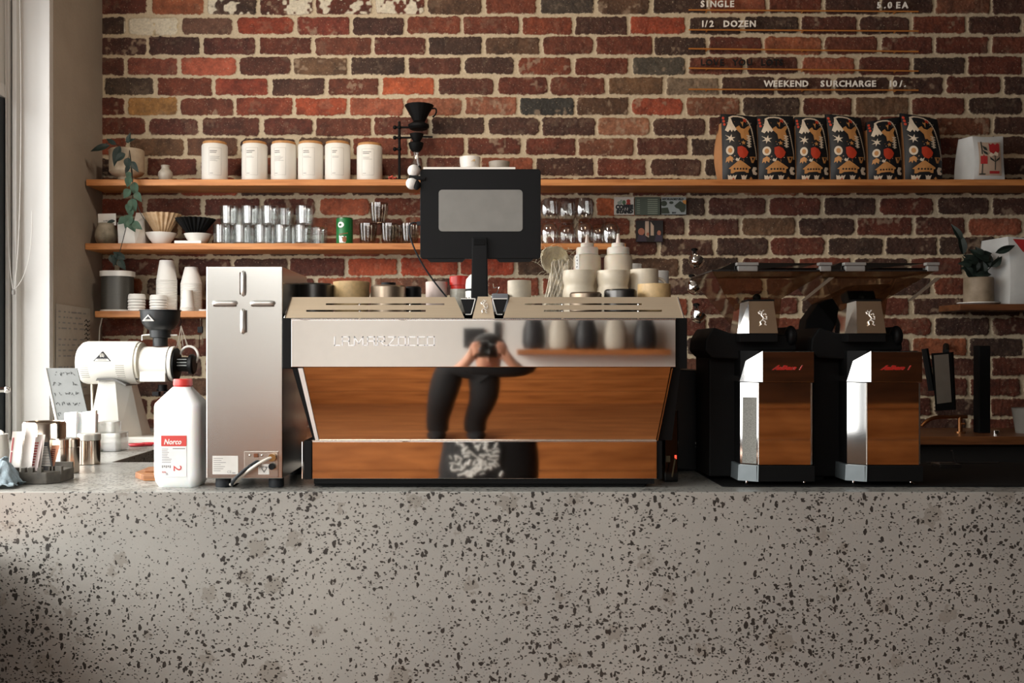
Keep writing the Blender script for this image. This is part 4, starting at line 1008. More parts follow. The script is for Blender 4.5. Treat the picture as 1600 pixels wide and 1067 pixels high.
def wavy(label, cx, w, top, Y):
    r = w/2*Y/FPX; h = wz(top, Y)-TZ; P = [(0, 0), (r*.8, 0)]
    for i in range(25):
        u = i/24; P.append((r*(.86+.10*abs(math.sin(PI*(u*2.4+.45)))+.03*u), .002+h*u))
    P += [(r*.93, h+.001), (r*.88, h-.003), (r*.84, h*.5), (0, .005)]
    m = MB(); m.lathe(P, (wx(cx, Y), Y, TZ), 44); return tag(m.build('wavy_cup', CR), label, 'cup')
wavy('bulging cream cup with horizontal waves, beside the fibre bundle', 904.5, 52, 424, 2.58); wavy('bulging cream cup with speckles, in front of the plain squeeze bottle', 957.5, 52, 424.5, 2.575)
mug('tall cream mug with its handle turned towards the grinders', 1006.5, 44, 421.5, 2.60, TZ, CR, handle=(1, .5))
mug('white cup half hidden behind the tall cream mug', 1030, 30, 424, 2.74, TZ, CERAMIC); mug('white cup peeking out behind the plain squeeze bottle', 990, 26, 413, 2.80, TZ, CERAMIC)
mug('low yellow speckled cup at the grinder end of the machine top', 1022, 51, 444.5, 2.52, TZ, YEL, rb=.95)
tin('shallow dark tin at the front edge under the first wavy cup', 915, 50, 457, 2.48, BRZ); tin('shallow brown metal tin at the front edge between wavy cup and yellow cup', 969.5, 51, 452.5, 2.48, GUN)

# ------------------------------------------------------------------ milk bottle
YJ = 2.45; MJ = thing('milk_bottle', 'big white plastic milk bottle with a red cap beside the steel box', 'bottle', (wx(284, YJ), YJ, CT)); c = MJ.location
def loft(m, secs, n=5, r=.3):
    """stack of rounded rectangles (cx, cy, hw, hd, z, corner)"""
    def f():
        rings = []
        for cx, cy, hw, hd, z, rr in secs:
            P = rrect(cx-hw, cx+hw, cy-hd, cy+hd, rr, n); rings.append([m.bm.verts.new((a, b_, z)) for a, b_ in P])
        fs = []
        for A, B in zip(rings, rings[1:]):
            k = len(A)
            for i in range(k): fs.append(m.bm.faces.new((A[i], A[(i+1) % k], B[(i+1) % k], B[i])))
        fs.append(m.bm.faces.new(rings[0][::-1])); fs.append(m.bm.faces.new(rings[-1])); bmesh.ops.recalc_face_normals(m.bm, faces=fs)
    m._new(f)
hw = 37*YJ/FPX; q = lambda p: wz(p, YJ)
MJB = mat('milk_plastic', 'edeeec', .3, sub=.25, var=.01)
m = MB(); loft(m, [(c.x, c.y, hw*.84, .040, CT, .02), (c.x, c.y, hw*.97, .046, CT+.012, .025), (c.x, c.y, hw, .048, CT+.03, .022), (c.x, c.y, hw, .048, q(634), .022), (c.x, c.y, hw*.97, .046, q(629), .022), (c.x+.002, c.y, hw*.42, .024, q(606.5), .014), (c.x+.003, c.y, hw*.40, .023, q(604), .0225)], 6)
m.build('bottle_body', MJB, MJ)
m = MB(); cc_ = (c.x+.003, c.y, 0); rr_ = 14.5*YJ/FPX
m.lathe([(rr_*.94, q(606)), (rr_*.98, q(605)), (rr_*.98, q(604)), (rr_*.9, q(603)), (rr_*.9, q(602.5)), (rr_*1.02, q(602)), (rr_, q(593.5)), (rr_*.94, q(592)), (0, q(592))], cc_, 48, rib=(40, .008)); m.build('cap', mat('cap_red', 'cf3b33', .4), MJ)
yl = c.y-.0484; LX = lambda p: wx(p, YJ-.048); LZ = lambda p: wz(p, YJ-.048)
m = MB(); m.box(LX(252), LX(291.5), yl-.0006, yl, LZ(697), LZ(680.5)); rb_ = m.build('brand_label', mat('label_red', 'c6423c', .5), MJ)
m = MB(); m.text('Norco', LX(256), LZ(694), yl-.0009, .013, .0006, font_shear=.25, sxx=.86, bold=.0004); m.build('lettering', WHITE, rb_)
m = MB(); m.box(LX(252), LX(291.5), yl-.0004, yl, LZ(745), LZ(697.5)); wl_ = m.build('info_label', mat('label_pale', 'dfe0e0', .5), MJ)
m = MB(); random.seed(4)
for k in range(9): m.box(LX(253), LX(253+random.uniform(8, 16)), yl-.0007, yl-.0003, LZ(702+k*2.6), LZ(701.2+k*2.6))
m.box(LX(270), LX(289.5), yl-.0007, yl-.0003, LZ(701.5), LZ(700)); 
for k in range(5): m.box(LX(253+k*3), LX(255+k*3), yl-.0007, yl-.0003, LZ(731-k % 2), LZ(727))
m.text('2L', LX(259), LZ(742), yl-.0007, .005); m.build('fine_print', GREYINK, wl_)
m = MB(); m.text('2', LX(271.5), LZ(726.5), yl-.0007, .020, rot=Matrix.Rotation(PI/2, 4, 'Y'), sxx=1.1); m.text('93%', LX(253), LZ(739), yl-.0007, .0045)
m.build('volume_mark', mat('label_red'), wl_)
WB = MB(); a = W(210, 748, 2.58); WB.prism([(wx(211, 2.58), 2.58), (wx(224, 2.52), 2.52), (wx(262, 2.52), 2.52), (wx(262, 2.7), 2.7), (wx(232, 2.7), 2.7)], CT, CT+.016, 'Z', .003); WB.box(wx(232, 2.6), wx(262, 2.6), 2.57, 2.66, CT+.016, CT+.022, .002)
tag(WB.build('wooden_tamping_block', wood('walnut_block', 'a9744a', '6d4022', .5)), 'small brown wooden block poking out behind the milk bottle', 'wooden block')

# ------------------------------------------------------------------ white shop grinder on the wing counter
YK = 3.6; K = lambda a, b_: W(a, b_, YK); kx = lambda p: wx(p, YK); kz = lambda p: wz(p, YK)
EK = thing('shop_grinder', 'big cream white coffee grinder with a black hopper on the left counter wing', 'coffee grinder', (kx(185), YK, CT))
R1 = (wz(533, YK)-wz(600, YK))/2; zc_ = (kz(533)+kz(600))/2
m = MB(); m.lathe([(0, kx(126)), (R1*.55, kx(126)), (R1*.8, kx(128)), (R1*.95, kx(133)), (R1, kx(139)), (R1, kx(216)), (R1*.97, kx(218.5)), (0, kx(218.5))], (0, YK, zc_), 48, 'X')
m.build('motor_housing', ENAMEL, EK)
m = MB(); m.lathe([(0, kx(218.7)), (R1*.93, kx(218.7)), (R1*.95, kx(223)), (R1*.8, kx(225)), (0, kx(225))], (0, YK, zc_), 40, 'X'); m.build('joint_flange', mat('darker_enamel', 'c9c3b4', .4), EK)  # flange enamel a little darker than the housing
m = MB()
for py in (541, 593):
    m.lathe([(0, 0), (.006, 0), (.0065, .006), (0, .006)], (kx(221), YK-.075*(.62 if py < 560 else .62), kz(py+3*(1 if py < 560 else -1))), 16, 'Y')
m.build('bolt', BLACK, EK)
R2 = R1*.80
m = MB(); m.lathe([(0, kx(224)), (R2*.98, kx(224)), (R2, kx(228)), (R2, kx(262)), (R2*1.0, kx(268)), (R2*1.03, kx(272)), (R2*1.0, kx(274)), (0, kx(274))], (0, YK, zc_-.004), 44, 'X')
m.box(kx(226), kx(266), YK-R2*.9, YK+R2*.9, zc_-R2-.006, zc_-R2*.35, .004); m.build('grinding_head', ENAMEL, EK)
m = MB(); m.lathe([(R2*.6, 0), (R2*1.035, 0), (R2*1.035, .0012), (R2*.6, .0012), (R2*.6, 0)], (kx(267), YK, zc_-.004), 44, 'X', capend=False); m.build('seam', mat('seam_dark', '2b2926', .6), EK)
m = MB(); m.lathe([(0, kx(274.3)), (R2*.93, kx(274.3)), (R2*.95, kx(277)), (R2*.75, kx(279)), (R2*.42, kx(280)), (R2*.42, kx(296)), (R2*.58, kx(297)), (R2*.6, kx(302)), (R2*.5, kx(304.5)), (0, kx(304.5))], (0, YK, zc_-.006), 40, 'X'); DLp = m.build('adjusting_dial', BLACK, EK)
m = MB()
for k in range(3): m.box(kx(280), kx(295), YK-R2*.47, YK-R2*.40, zc_+.012-k*.011-.0016, zc_+.012-k*.011+.0016)
m.build('dial_mark', mat('dial_grey', '8e918e', .5), DLp)
m = MB(); pts = [Vector((kx(293)+14*YK/FPX*math.cos(t), YK+.02, kz(556)+15*YK/FPX*math.sin(t))) for t in np.linspace(PI*.95, -PI*.3, 18)]; m.tube(pts, .0045, 8); m.build('bag_ring', CERAMIC, EK)
# hopper
hz0 = kz(540)
m = MB(); m.lathe([(.0, kz(541)), (.026, kz(541)), (.026, kz(528)), (.036, kz(527)), (.038, kz(516)), (.050, kz(513)), (.062, kz(506)), (.069, kz(497)), (.0705, kz(486)), (.0715, kz(486)), (.0735, kz(485.5)), (.0735, kz(484.5)), (.068, kz(484.5)), (.066, kz(494)), (.05, kz(508)), (.0, kz(514))], (kx(250.5), YK, 0), 44)
HP = m.build('hopper', mat('hopper_black', '232526', .38), EK)
m = MB(); m.tube([K(222, 532), K(222, 524), K(232, 523), K(242, 523)], .0028, 8); m.tube([K(262, 523.5), K(277, 523.5)], .0028, 8); m.build('shutter_rod', CERAMIC, HP)
m = MB(); c_ = K(242, 502); yq = YK-.0735
m.prism([(c_.x-.021, c_.z-.001), (c_.x+.021, c_.z-.001), (c_.x, c_.z+.022)], YK-.0738, YK-.06, 'Y'); m.build('emblem', mat('emblem_silver', 'cfccc4', .4, .3), HP)
m = MB(); m.prism([(c_.x-.011, c_.z+.005), (c_.x+.011, c_.z+.005), (c_.x, c_.z+.016)], YK-.0742, YK-.0737, 'Y'); m.text('MAHLKÖNIG', c_.x, c_.z+.0005, YK-.0740, .0028, align='CENTER'); m.build('emblem_ink', INK, HP)
# triangular badge and vents on the motor housing
yk = YK-R1-.0004; c_ = K(172.5, 562.5)
m = MB(); m.prism([(c_.x-.032, c_.z-.0035), (c_.x+.032, c_.z-.0035), (c_.x, c_.z+.031)], yk-.0012, yk+.012, 'Y'); bdg = m.build('badge', INK, EK)
m = MB(); m.prism([(c_.x-.0265, c_.z-.0020), (c_.x+.0265, c_.z-.0020), (c_.x+.0200, c_.z+.0050), (c_.x-.0200, c_.z+.0050)], yk-.0018, yk-.0010, 'Y')
for k in range(5):
    a = math.radians(52+19*k); p0 = Vector((c_.x+.009*math.cos(a), yk-.0016, c_.z+.006+.006*math.sin(a))); m.tube([p0, Vector((c_.x+.012*math.cos(a), yk-.0016, c_.z+.004+.021*math.sin(a)))], .0009, 4)
m.build('badge_print', ENAMEL, bdg)
m = MB(); m.text('MAHLKÖNIG', c_.x, c_.z+.0000, yk-.0021, .0042, align='CENTER'); m.build('badge_lettering', INK, bdg)
for xx in (137, 192):
    for k in range(7):
        zz = 570.5+k*3.0; dzv = kz(zz)-zc_; yv_ = YK-math.sqrt(max(1e-6, R1*R1-dzv*dzv))
        m = MB(); m.box(kx(xx+(k > 4)), kx(xx+13.5), yv_-.0006, yv_+.002, kz(zz)-.0009, kz(zz)+.0009); m.build('vent_slot', mat('vent_grey', '8d887d', .6), EK)
# pedestal
def trap(m, xa0, xa1, xb0, xb1, za, zb, ya, yb, ya2, yb2):
    m.hexa([(xa0, ya, za), (xa1, ya, za), (xa1, yb, za), (xa0, yb, za), (xb0, ya2, zb), (xb1, ya2, zb), (xb1, yb2, zb), (xb0, yb2, zb)])
m = MB(); trap(m, kx(147), kx(197), kx(162), kx(187), CT+.022, kz(593), YK-.06, YK+.13, YK-.045, YK+.06)
m.hexa([(kx(197), YK-.06, CT+.022), (kx(219), YK+.02, CT+.022), (kx(219), YK+.12, CT+.022), (kx(197), YK+.12, CT+.022), (kx(187), YK-.045, kz(593)), (kx(205), YK+.0, kz(600)), (kx(205), YK+.06, kz(600)), (kx(187), YK+.06, kz(593))])
m.build('pedestal', ENAMEL, EK, smooth=0)
m = MB(); m.prism([(kx(160), kz(594)), (kx(162), kz(590)), (kx(188), kz(590)), (kx(206), kz(600)), (kx(206), kz(602)), (kx(186), kz(593))], YK-.062, YK+.05, 'Y'); m.build('saddle', mat('saddle_grey', '6d6c69', .4), EK)
m = MB(); m.box(kx(148), kx(262), YK-.055, YK+.16, CT, CT+.022, .004); m.build('base_plate', ENAMEL, EK)
m = MB(); m.lathe([(0, kz(611)), (.016, kz(611)), (.016, kz(601)), (0, kz(601))], (kx(254), YK, 0), 24); m.tube([K(245, 609), K(262, 609)], .0045, 8); m.box(kx(242), kx(252), YK-.03, YK-.005, kz(618), kz(611.5), .001); m.lathe([(0, kz(640)), (.019, kz(640)), (.014, kz(612)), (0, kz(612))], (kx(262), YK, 0), 20); m.build('chute', BLACK, EK)
m = MB(); m.tube([K(143, 600), K(144, 640), Vector((kx(143), YK+.05, CT+.004))], .0035, 8); m.build('power_cord', CW, EK)

# ------------------------------------------------------------------ left end of the counter
def canist(label, cx, w, top, bot, body=BRUSH, lidz=None, haze=None):
    Y = 513.15/(bot-VY); r = w/2*Y/FPX; Y2 = Y+r; t = thing('steel_canister', label, 'canister', (wx(cx, Y2), Y2, CT)); r = w/2*Y2/FPX; h = wz(top, Y2)-CT; hl = wz(lidz, Y2)-CT
    m = MB(); m.lathe([(0, 0), (r-.002, 0), (r, .002), (r, hl-.001), (0, hl-.001)], t.location, 44); m.build('canister_body', body, t)
    m = MB(); m.lathe([(0, hl), (r+.0012, hl), (r+.0012, h-.003), (r-.002, h), (0, h+.001)], t.location, 44); m.build('lid', haze or body, t)
CS = mat('canister_steel', 'cdbfb0', .16, 1, var=.02)
canist('short steel canister with a lid, the nearer one before the open counter', 102.5, 41, 684, 741, CS, 698); canist('steel canister with a pale lid behind the nearer lidded one', 139, 34, 677, 727, CS, 687, mat('pale_metal_lid', 'c9c7c0', .35, .6))
Y = 2.62; r = 33*Y/FPX
m = MB(); m.lathe([(0, 0), (r-.003, 0), (r, .003), (r, wz(666, Y)-CT), (r-.004, wz(662.5, Y)-CT), (r-.006, wz(664, Y)-CT), (r-.003, .01), (0, .01)], (wx(43, Y)-.0, Y+.1, CT), 44)
tag(m.build('steel_tub', CS), 'wide open steel tub behind the sugar sachets', 'tub')
m = MB(); Y = 2.95; r = 10*Y/FPX; m.lathe([(0, 0), (r, 0), (r, wz(663, Y)-CT), (r-.002, wz(663, Y)-CT), (r-.002, .004), (0, .004)], (wx(83, Y), Y, CT), 36); tag(m.build('steel_cup', mat('scorched_steel', '9a7c68', .15, 1, col2='4a4262', scale=12)), 'narrow dark steel cup with a scorched tint between tub and paper', 'cup')
# stone sachet holder
SHD = thing('sachet_holder', 'mottled grey stone block holding sugar sachets at the counter edge', 'sachet holder', (wx(56, 2.5), 2.52, CT)); c = SHD.location; s_ = 2.46/FPX
m = MB(); x0, x1 = wx(19, 2.46), wx(89, 2.46); h0 = .042
m.prism([(x0+.006, c.y-.065), (x1-.024, c.y-.065), (x1-.002, c.y-.035), (x1-.002, c.y+.05), (x0+.006, c.y+.05)], CT, CT+h0*.72, 'Z', .003)
for a, b_ in ((19, 28), (33.5, 40.5), (43.5, 52.5), (58.5, 66), (68, 71), (73, 76), (78, 89)): m.box(wx(a, 2.46)+.001, wx(b_, 2.46), c.y-.0648+(.03 if a > 66 else 0), c.y-.052+(.03 if a > 66 else 0), CT+h0*.5, CT+h0*.98, .001)
m.box(x0+.006, x1-.004, c.y+.042, c.y+.05, CT+h0*.5, CT+h0*1.05, .001)
m.build('stone_block', mat('mottled_stone', '635e55', .6, col2='3c3934', scale=30), SHD)
SACH = [((26, 690, 18, 44), 'd7d2cb', 'a8585a', 'tall white sachet with a faded red edge at the outer end of the holder', 0), ((45, 685, 17, 46), 'ddd8d2', None, 'plain white paper sachet second in the stone holder', 1), ((55, 695, 16, 36), 'd3c5c2', '9a3c3a', 'red and white printed sugar sachet in the stone holder', 2), ((62, 692, 12, 38), 'd8d2ca', None, 'white sachet pressed between the red and the black striped ones', 3),
        ((70, 700, 20, 30), '2a2827', 'c9c4ba', 'black sachet with pale stripes leaning in the stone holder', 4), ((82, 704, 12, 28), 'b97a5a', '6a2f2a', 'orange brown sachet at the inner end of the holder', 5)]
for (cx, cy, w_, h_), c1, c2, lb, k in SACH:
    Y = 2.47+.008*k; x0, x1 = wx(cx-w_/2, Y), wx(cx+w_/2, Y); z0, z1 = CT+h0*.72, wz(cy-h_/2+6, Y)
    t = thing('sugar_sachet', lb, 'sachet', ((x0+x1)/2, Y, z0), 'sachets in the stone holder')
    m = MB(); P = lambda u, v: ((x0+x1)/2+(u-.5)*(x1-x0)+(v-.5)*.012*(1 if k != 4 else -1.2), Y-.004+.008*v*(k % 3)*.6+.002*math.sin(u*PI), z0+(z1-z0)*v)
    m.grid(P, 6, 8); m.grid(lambda u, v: (P(1-u, v)[0], P(1-u, v)[1]+.0035*(1-abs(2*u-1))+.0008, P(1-u, v)[2]), 6, 8)
    m.build('paper', mat('sachet_'+c1, c1, .6), t)
    if c2:
        m = MB()
        rows = 13 if k == 4 else 2 if k == 0 else 9
        for j in range(rows):
            v0 = .16+.72*j/rows; v1 = v0+.3/rows*(1 if k == 4 else 2.2 if k == 0 else 1.3); ua, ub = ((.14, .86) if k == 4 else (.08, .2) if k == 0 else (.15, .6))
            q4 = [P(ua, v0), P(ub, v0), P(ub, v1), P(ua, v1)]; m.poly([(a, b_-.0012, d_) for a, b_, d_ in q4])
        m.build('printed_stripe', mat('sachet_print_'+c2, c2, .6), t)
# crumpled blue-grey cloth
m = MB(); random.seed(9)
def cloth(u, v):
    a = (u-.5)*2; b_ = (v-.5)*2; rr = min(1, math.hypot(a, b_)); x = wx(2, 2.42)+a*.045; y = 2.42+b_*.055
    nz_ = mnoise.noise(Vector((x*38, y*38, 1)))*.03+mnoise.noise(Vector((x*90, y*90, 4)))*.012; hgt = max(0, 1-rr**2)*.05
    return (x+.016*mnoise.noise(Vector((x*60, y*60, 9))), y, CT+.003+max(0, hgt+nz_*(1-rr*.6)+.006))
m.grid(cloth, 60, 60); o = m.build('cleaning_cloth', mat('blue_grey_cloth', '93a3ab', .9, var=.15, scale=160, bump=.001, bscale=500)); sm = o.modifiers.new('thick', 'SOLIDIFY'); sm.thickness = .002; tag(o, 'crumpled pale blue cloth at the very end of the counter', 'cloth')
m = MB(); Y = 2.75; m.tube(bez([W(-4, 676, Y), W(3, 671, Y), W(10, 680, Y), W(8, 720, Y)], 12), .006, 8); m.tube(bez([W(-6, 684, Y), W(3, 680, Y), W(6, 700, Y), W(4, 725, Y)], 12), .012, 8); m.lathe([(0, 0), (.03, 0), (.034, .05), (.03, .1), (0, .1)], (wx(-6, Y), Y, CT), 24)
tag(m.build('white_jug', CERAMIC), 'white curved jug handle cut off by the picture edge', 'jug')
# white paper liners, clear tub, clipboard, scissors
m = MB(); Y = 3.2
for (x0, x1, t0, t1, dy) in ((100, 118, 645, 643, 0), (110, 127, 644, 646, .02), (126, 146, 644, 641, .01), (104, 140, 648, 648, .05)):
    m.prism([(wx(x0, Y), CT), (wx(x1, Y), CT), (wx(x1, Y)+.004, wz(t1, Y)), (wx(x0, Y)-.001, wz(t0, Y))], Y+dy, Y+dy+.016, 'Y', .003)
tag(m.build('filter_papers', mat('translucent_white', 'e9ebea', .3, sub=.2)), 'upright packs of white filter papers in front of the grinder', 'paper packs', kind='stuff')
m = MB(); Y = 3.3; m.prism(rrect(wx(152, Y), wx(196, Y), Y-.05, Y+.04, .015), CT, wz(675, Y), 'Z', .002); m.prism(rrect(wx(157, Y), wx(186, Y), Y-.04, Y+.03, .012), wz(675, Y)+.0005, wz(658, Y), 'Z', .002)
CTB = m.build('clear_tub', thin_glass('milky_plastic', 'f4f4f2', .3, .75, .3)); tag(CTB, 'low translucent plastic tub on the counter in front of the grinder base', 'tub')
YC = 3.35; CB = thing('clipboard', 'grey sheet with handwritten notes leaning beside the white grinder', 'note sheet', (wx(103, YC), YC, CT))
def cbp(u, v, dy=0): # u 0..1 across, v 0..1 down
    top = Vector(W(71, 575, YC+.05)); tr_ = Vector(W(120, 575, YC+.05)); bl = Vector(W(98, 700, YC-.03)); br = Vector(W(150, 700, YC-.03))
    bl.z = CT+.001; br.z = CT+.001
    p = top.lerp(tr_, u).lerp(bl.lerp(br, u), v); p.y += dy; return p
m = MB(); m.hexa([cbp(0, 1), cbp(1, 1), cbp(1, 1, .006), cbp(0, 1, .006), cbp(0, 0), cbp(1, 0), cbp(1, 0, .006), cbp(0, 0, .006)]); m.build('sheet', mat('grey_card', '777977', .6), CB, smooth=0)
m = MB(); m.tube([cbp(0, 0, -.001), cbp(0, 1, -.001)], .004, 6); m.build('edge_strip', WHITE, CB)
m = MB(); random.seed(31)
for j in range(7):
    v = .07+j*.125
    for g in range(5):
        u0 = .1+g*.17+random.uniform(-.02, .02)
        if random.random() < .15: continue
        for s_ in range(random.choice([2, 3, 4])):
            a = cbp(u0+s_*.035, v+random.uniform(-.02, .02), -.0012); b_ = cbp(u0+s_*.035+random.uniform(.0, .035), v+random.uniform(-.025, .025), -.0012); m.tube([a, a.lerp(b_, .5)+Vector((.001, 0, .001)), b_], .0008, 4)
m.build('handwriting', INK, CB)
SCZ = thing('scissors', 'scissors with red handles lying behind the milk bottle on the wing counter', 'scissors', (wx(225, 3.42), 3.42, CT))
for k, (cx, Y) in enumerate(((214, 3.43), (233, 3.46))):
    c_ = Vector((wx(cx, Y), Y, CT+.006)); pts = [c_+Vector((.024*math.cos(t), .014*math.sin(t), 0)) for t in np.linspace(0, 2*PI, 22)]; m = MB(); m.tube(pts, .0052, 8, cap=False); m.tube([c_+Vector((.022, 0, 0)), c_+Vector((.05, .01-k*.02, 0))], .004, 8, taper=.6); m.build('handle', mat('scissor_red', 'c03038', .35), SCZ)
m = MB(); a = wx(205, 3.45); m.prism([(wx(196, 3.4), 3.41), (a+.02, 3.43), (a+.02, 3.44)], CT+.003, CT+.005, 'Z'); m.box(wx(240, 3.45), wx(252, 3.45), 3.44, 3.45, CT+.003, CT+.006); m.build('blade', STEEL, SCZ)
# price list pinned to the plaster return (side wall, facing +X)
m = MB(); xw = XL+.004; pl = [(3.80, 1.30), (4.13, 1.30), (4.13, 1.655), (3.80, 1.66)]
m.poly([(xw, a, b_) for a, b_ in pl]); m.poly([(xw-.002, a, b_) for a, b_ in pl[::-1]]); NS = m.build('price_list', mat('list_paper', 'aaa397', .8)); tag(NS, 'printed price list taped to the plaster beside the window', 'price list')
m = MB(); random.seed(8)
for j in range(15):
    z = 1.635-j*.0215
    if j in (4, 9): continue
    y = 3.82
    while y < 4.06:
        L = random.uniform(.012, .05); m.poly([(xw+.001, y, z), (xw+.001, y+L, z), (xw+.001, y+L, z-.006), (xw+.001, y, z-.006)]); y += L+random.uniform(.008, .03)
m.build('print_lines', GREYINK, NS); m = MB()
for j in range(15):
    z = 1.60-j*.018; m.tube([(xw+.0015, 4.07, z), (xw+.0015, 4.085, z+.008), (xw+.0015, 4.10, z-.003), (xw+.0015, 4.12, z+.004)], .0018, 4)
m.build('handwriting', INK, NS)
# blind chain by the window
BCH = thing('blind_chain', 'thin beaded roller blind chain looping beside the white window frame', 'chain', W(21, 455, 3.70)); YW = 3.69
m = MB(); m.tube(bez([W(30, -30, YW), W(34, 120, YW), W(34, 300, YW), W(30, 400, YW), W(22, 452, YW)], 30), .0016, 6); m.tube(bez([W(8, -30, YW), W(9, 250, YW), W(10, 400, YW), W(20, 452, YW)], 30), .0014, 6); m.tube(bez([W(50, 330, YW), W(52, 390, YW), W(40, 440, YW), W(22, 452, YW)], 20), .0013, 6); m.build('chain', mat('chain_white', 'c9c7c2', .5), BCH)
m = MB(); m.lathe([(0, 0), (.006, .002), (.007, .014), (.003, .022), (0, .022)], W(21, 461, YW), 14); m.build('weight', mat('weight_grey', '8e8c88', .5), BCH)
LT = MB(); LT.tube([W(-4, 609, 3.38), W(9, 609, 3.40)], .009, 10); LT.ball(W(11, 609, 3.40), .012); tag(LT.build('window_latch', STEEL), 'polished round latch knob low on the window frame', 'latch')

# ------------------------------------------------------------------ coffee bags on the top shelf
KR = mat('kraft_paper', 'b07d52', .7, var=.08); BBK = mat('bag_black', '15171a', .5, var=.15); BC = mat('bag_cream', 'd3c4ad', .6); BO = mat('bag_ochre', 'b9834b', .6); BR = mat('bag_red', 'b3391f', .55)
def star(cx, cy, r, n=5, k=.45, a0=0): return [(cx+(r if i % 2 == 0 else r*k)*math.cos(a0+PI*i/n), cy+(r if i % 2 == 0 else r*k)*math.sin(a0+PI*i/n)) for i in range(2*n)]
def ART():
    """flat pictures in the bag's own frame: u right 0..55, v up 0..100 (px of shelf scale)"""
    A = []
    A.append((BO, [(24, 80), (28, 83), (30, 79), (35, 78), (42, 84), (45, 82), (41, 75), (43, 66), (40, 61), (36, 60), (33, 63), (30, 62), (29, 70), (22, 78)])); A.append((BO, [(33, 81), (35, 90), (30, 88), (32, 86)])) 
    A.append((BC, [(14, 94), (17, 94), (19, 86), (24, 76), (21, 73), (19, 76), (17, 72), (15, 76), (12, 72), (8, 75), (12, 85)]))
    A.append((BC, star(15, 62, 7, 6, .35, .3))); A.append((BO, star(33, 56, 4, 5, .4, .4))); A.append((BR, star(37, 92, 4, 5, .5)))
    A.append((BC, ell(14, 44, 5.5, 7))); A.append((BO, ell(14, 44, 3, 4))); A.append((BR, [(24, 49), (30, 51), (36, 48), (40, 42), (38, 36), (33, 32), (27, 34), (24, 40)]))
    A.append((BO, [(9, 33), (14, 36), (18, 33), (17, 26), (14, 31), (12, 25), (10, 30), (8, 26)])); A.append((BC, [(21, 30), (23, 33), (25, 31), (28, 34), (26, 28), (23, 28)]))
    A.append((BO, [(42, 35), (52, 36), (48, 26), (45, 26)])); A.append((BBK, [(45, 34), (49, 34), (47, 29)]))
    A.append((BO, [(12, 17), (26, 29), (29, 29), (44, 19), (43, 17), (41, 17), (41, 11), (38, 11), (37, 13), (19, 12), (18, 10), (15, 10), (15, 16)]))
    for k in range(5): A.append((BBK, ell(20+k*4.3, 16.6, 1.3, 1.5, 8)))
    A.append((BC, [(53, 20), (48, 20), (46, 15), (48, 9), (53, 8), (55, 11), (51, 12), (50, 15), (54, 17)]))
    A.append((BC, [(11, 8), (13, 5), (15, 8), (17, 5), (19, 8), (21, 5), (24, 8), (22, 1), (19, 0), (12, 0)])); A.append((BC, [(30, 8), (32, 6), (34, 8), (36, 6), (39, 8), (37, 0), (32, 0)])); A.append((BR, [(17, 0), (19, 4), (22, 0)])); A.append((BO, star(45, 3, 3, 4, .4)))
    A.append((BC, [(40, 49), (43, 49), (43, 68), (40, 68)]))
    for k in range(5): A.append((BC, [(38, 51+k*4), (45, 50+k*4), (45, 51.6+k*4), (38, 52.6+k*4)]))
    for k in range(3): A.append((BR, ell(7.5-k*.6, 84+k*5, 1.8, 2.2, 8)))
    pts = [(15, 95), (20, 97.5), (27, 98), (34, 97), (39, 94), (43, 88), (46, 80), (47.5, 72), (49, 63), (50.5, 54), (52, 46), (53, 38), (53, 30)]
    for i in range(len(pts)-1):
        for j in range(3):
            t = j/3; A.append((BC, ell(pts[i][0]*(1-t)+pts[i+1][0]*t, pts[i][1]*(1-t)+pts[i+1][1]*t, 1.5-.05*i, 1.5, 6)))
    rs_ = random.Random(2)
    for k in range(22): A.append((rs_.choice([BC, BO]), ell(rs_.uniform(8, 46), rs_.choice([rs_.uniform(54, 72), rs_.uniform(85, 93), rs_.uniform(24, 36)]), .6, .6, 5)))
    return A
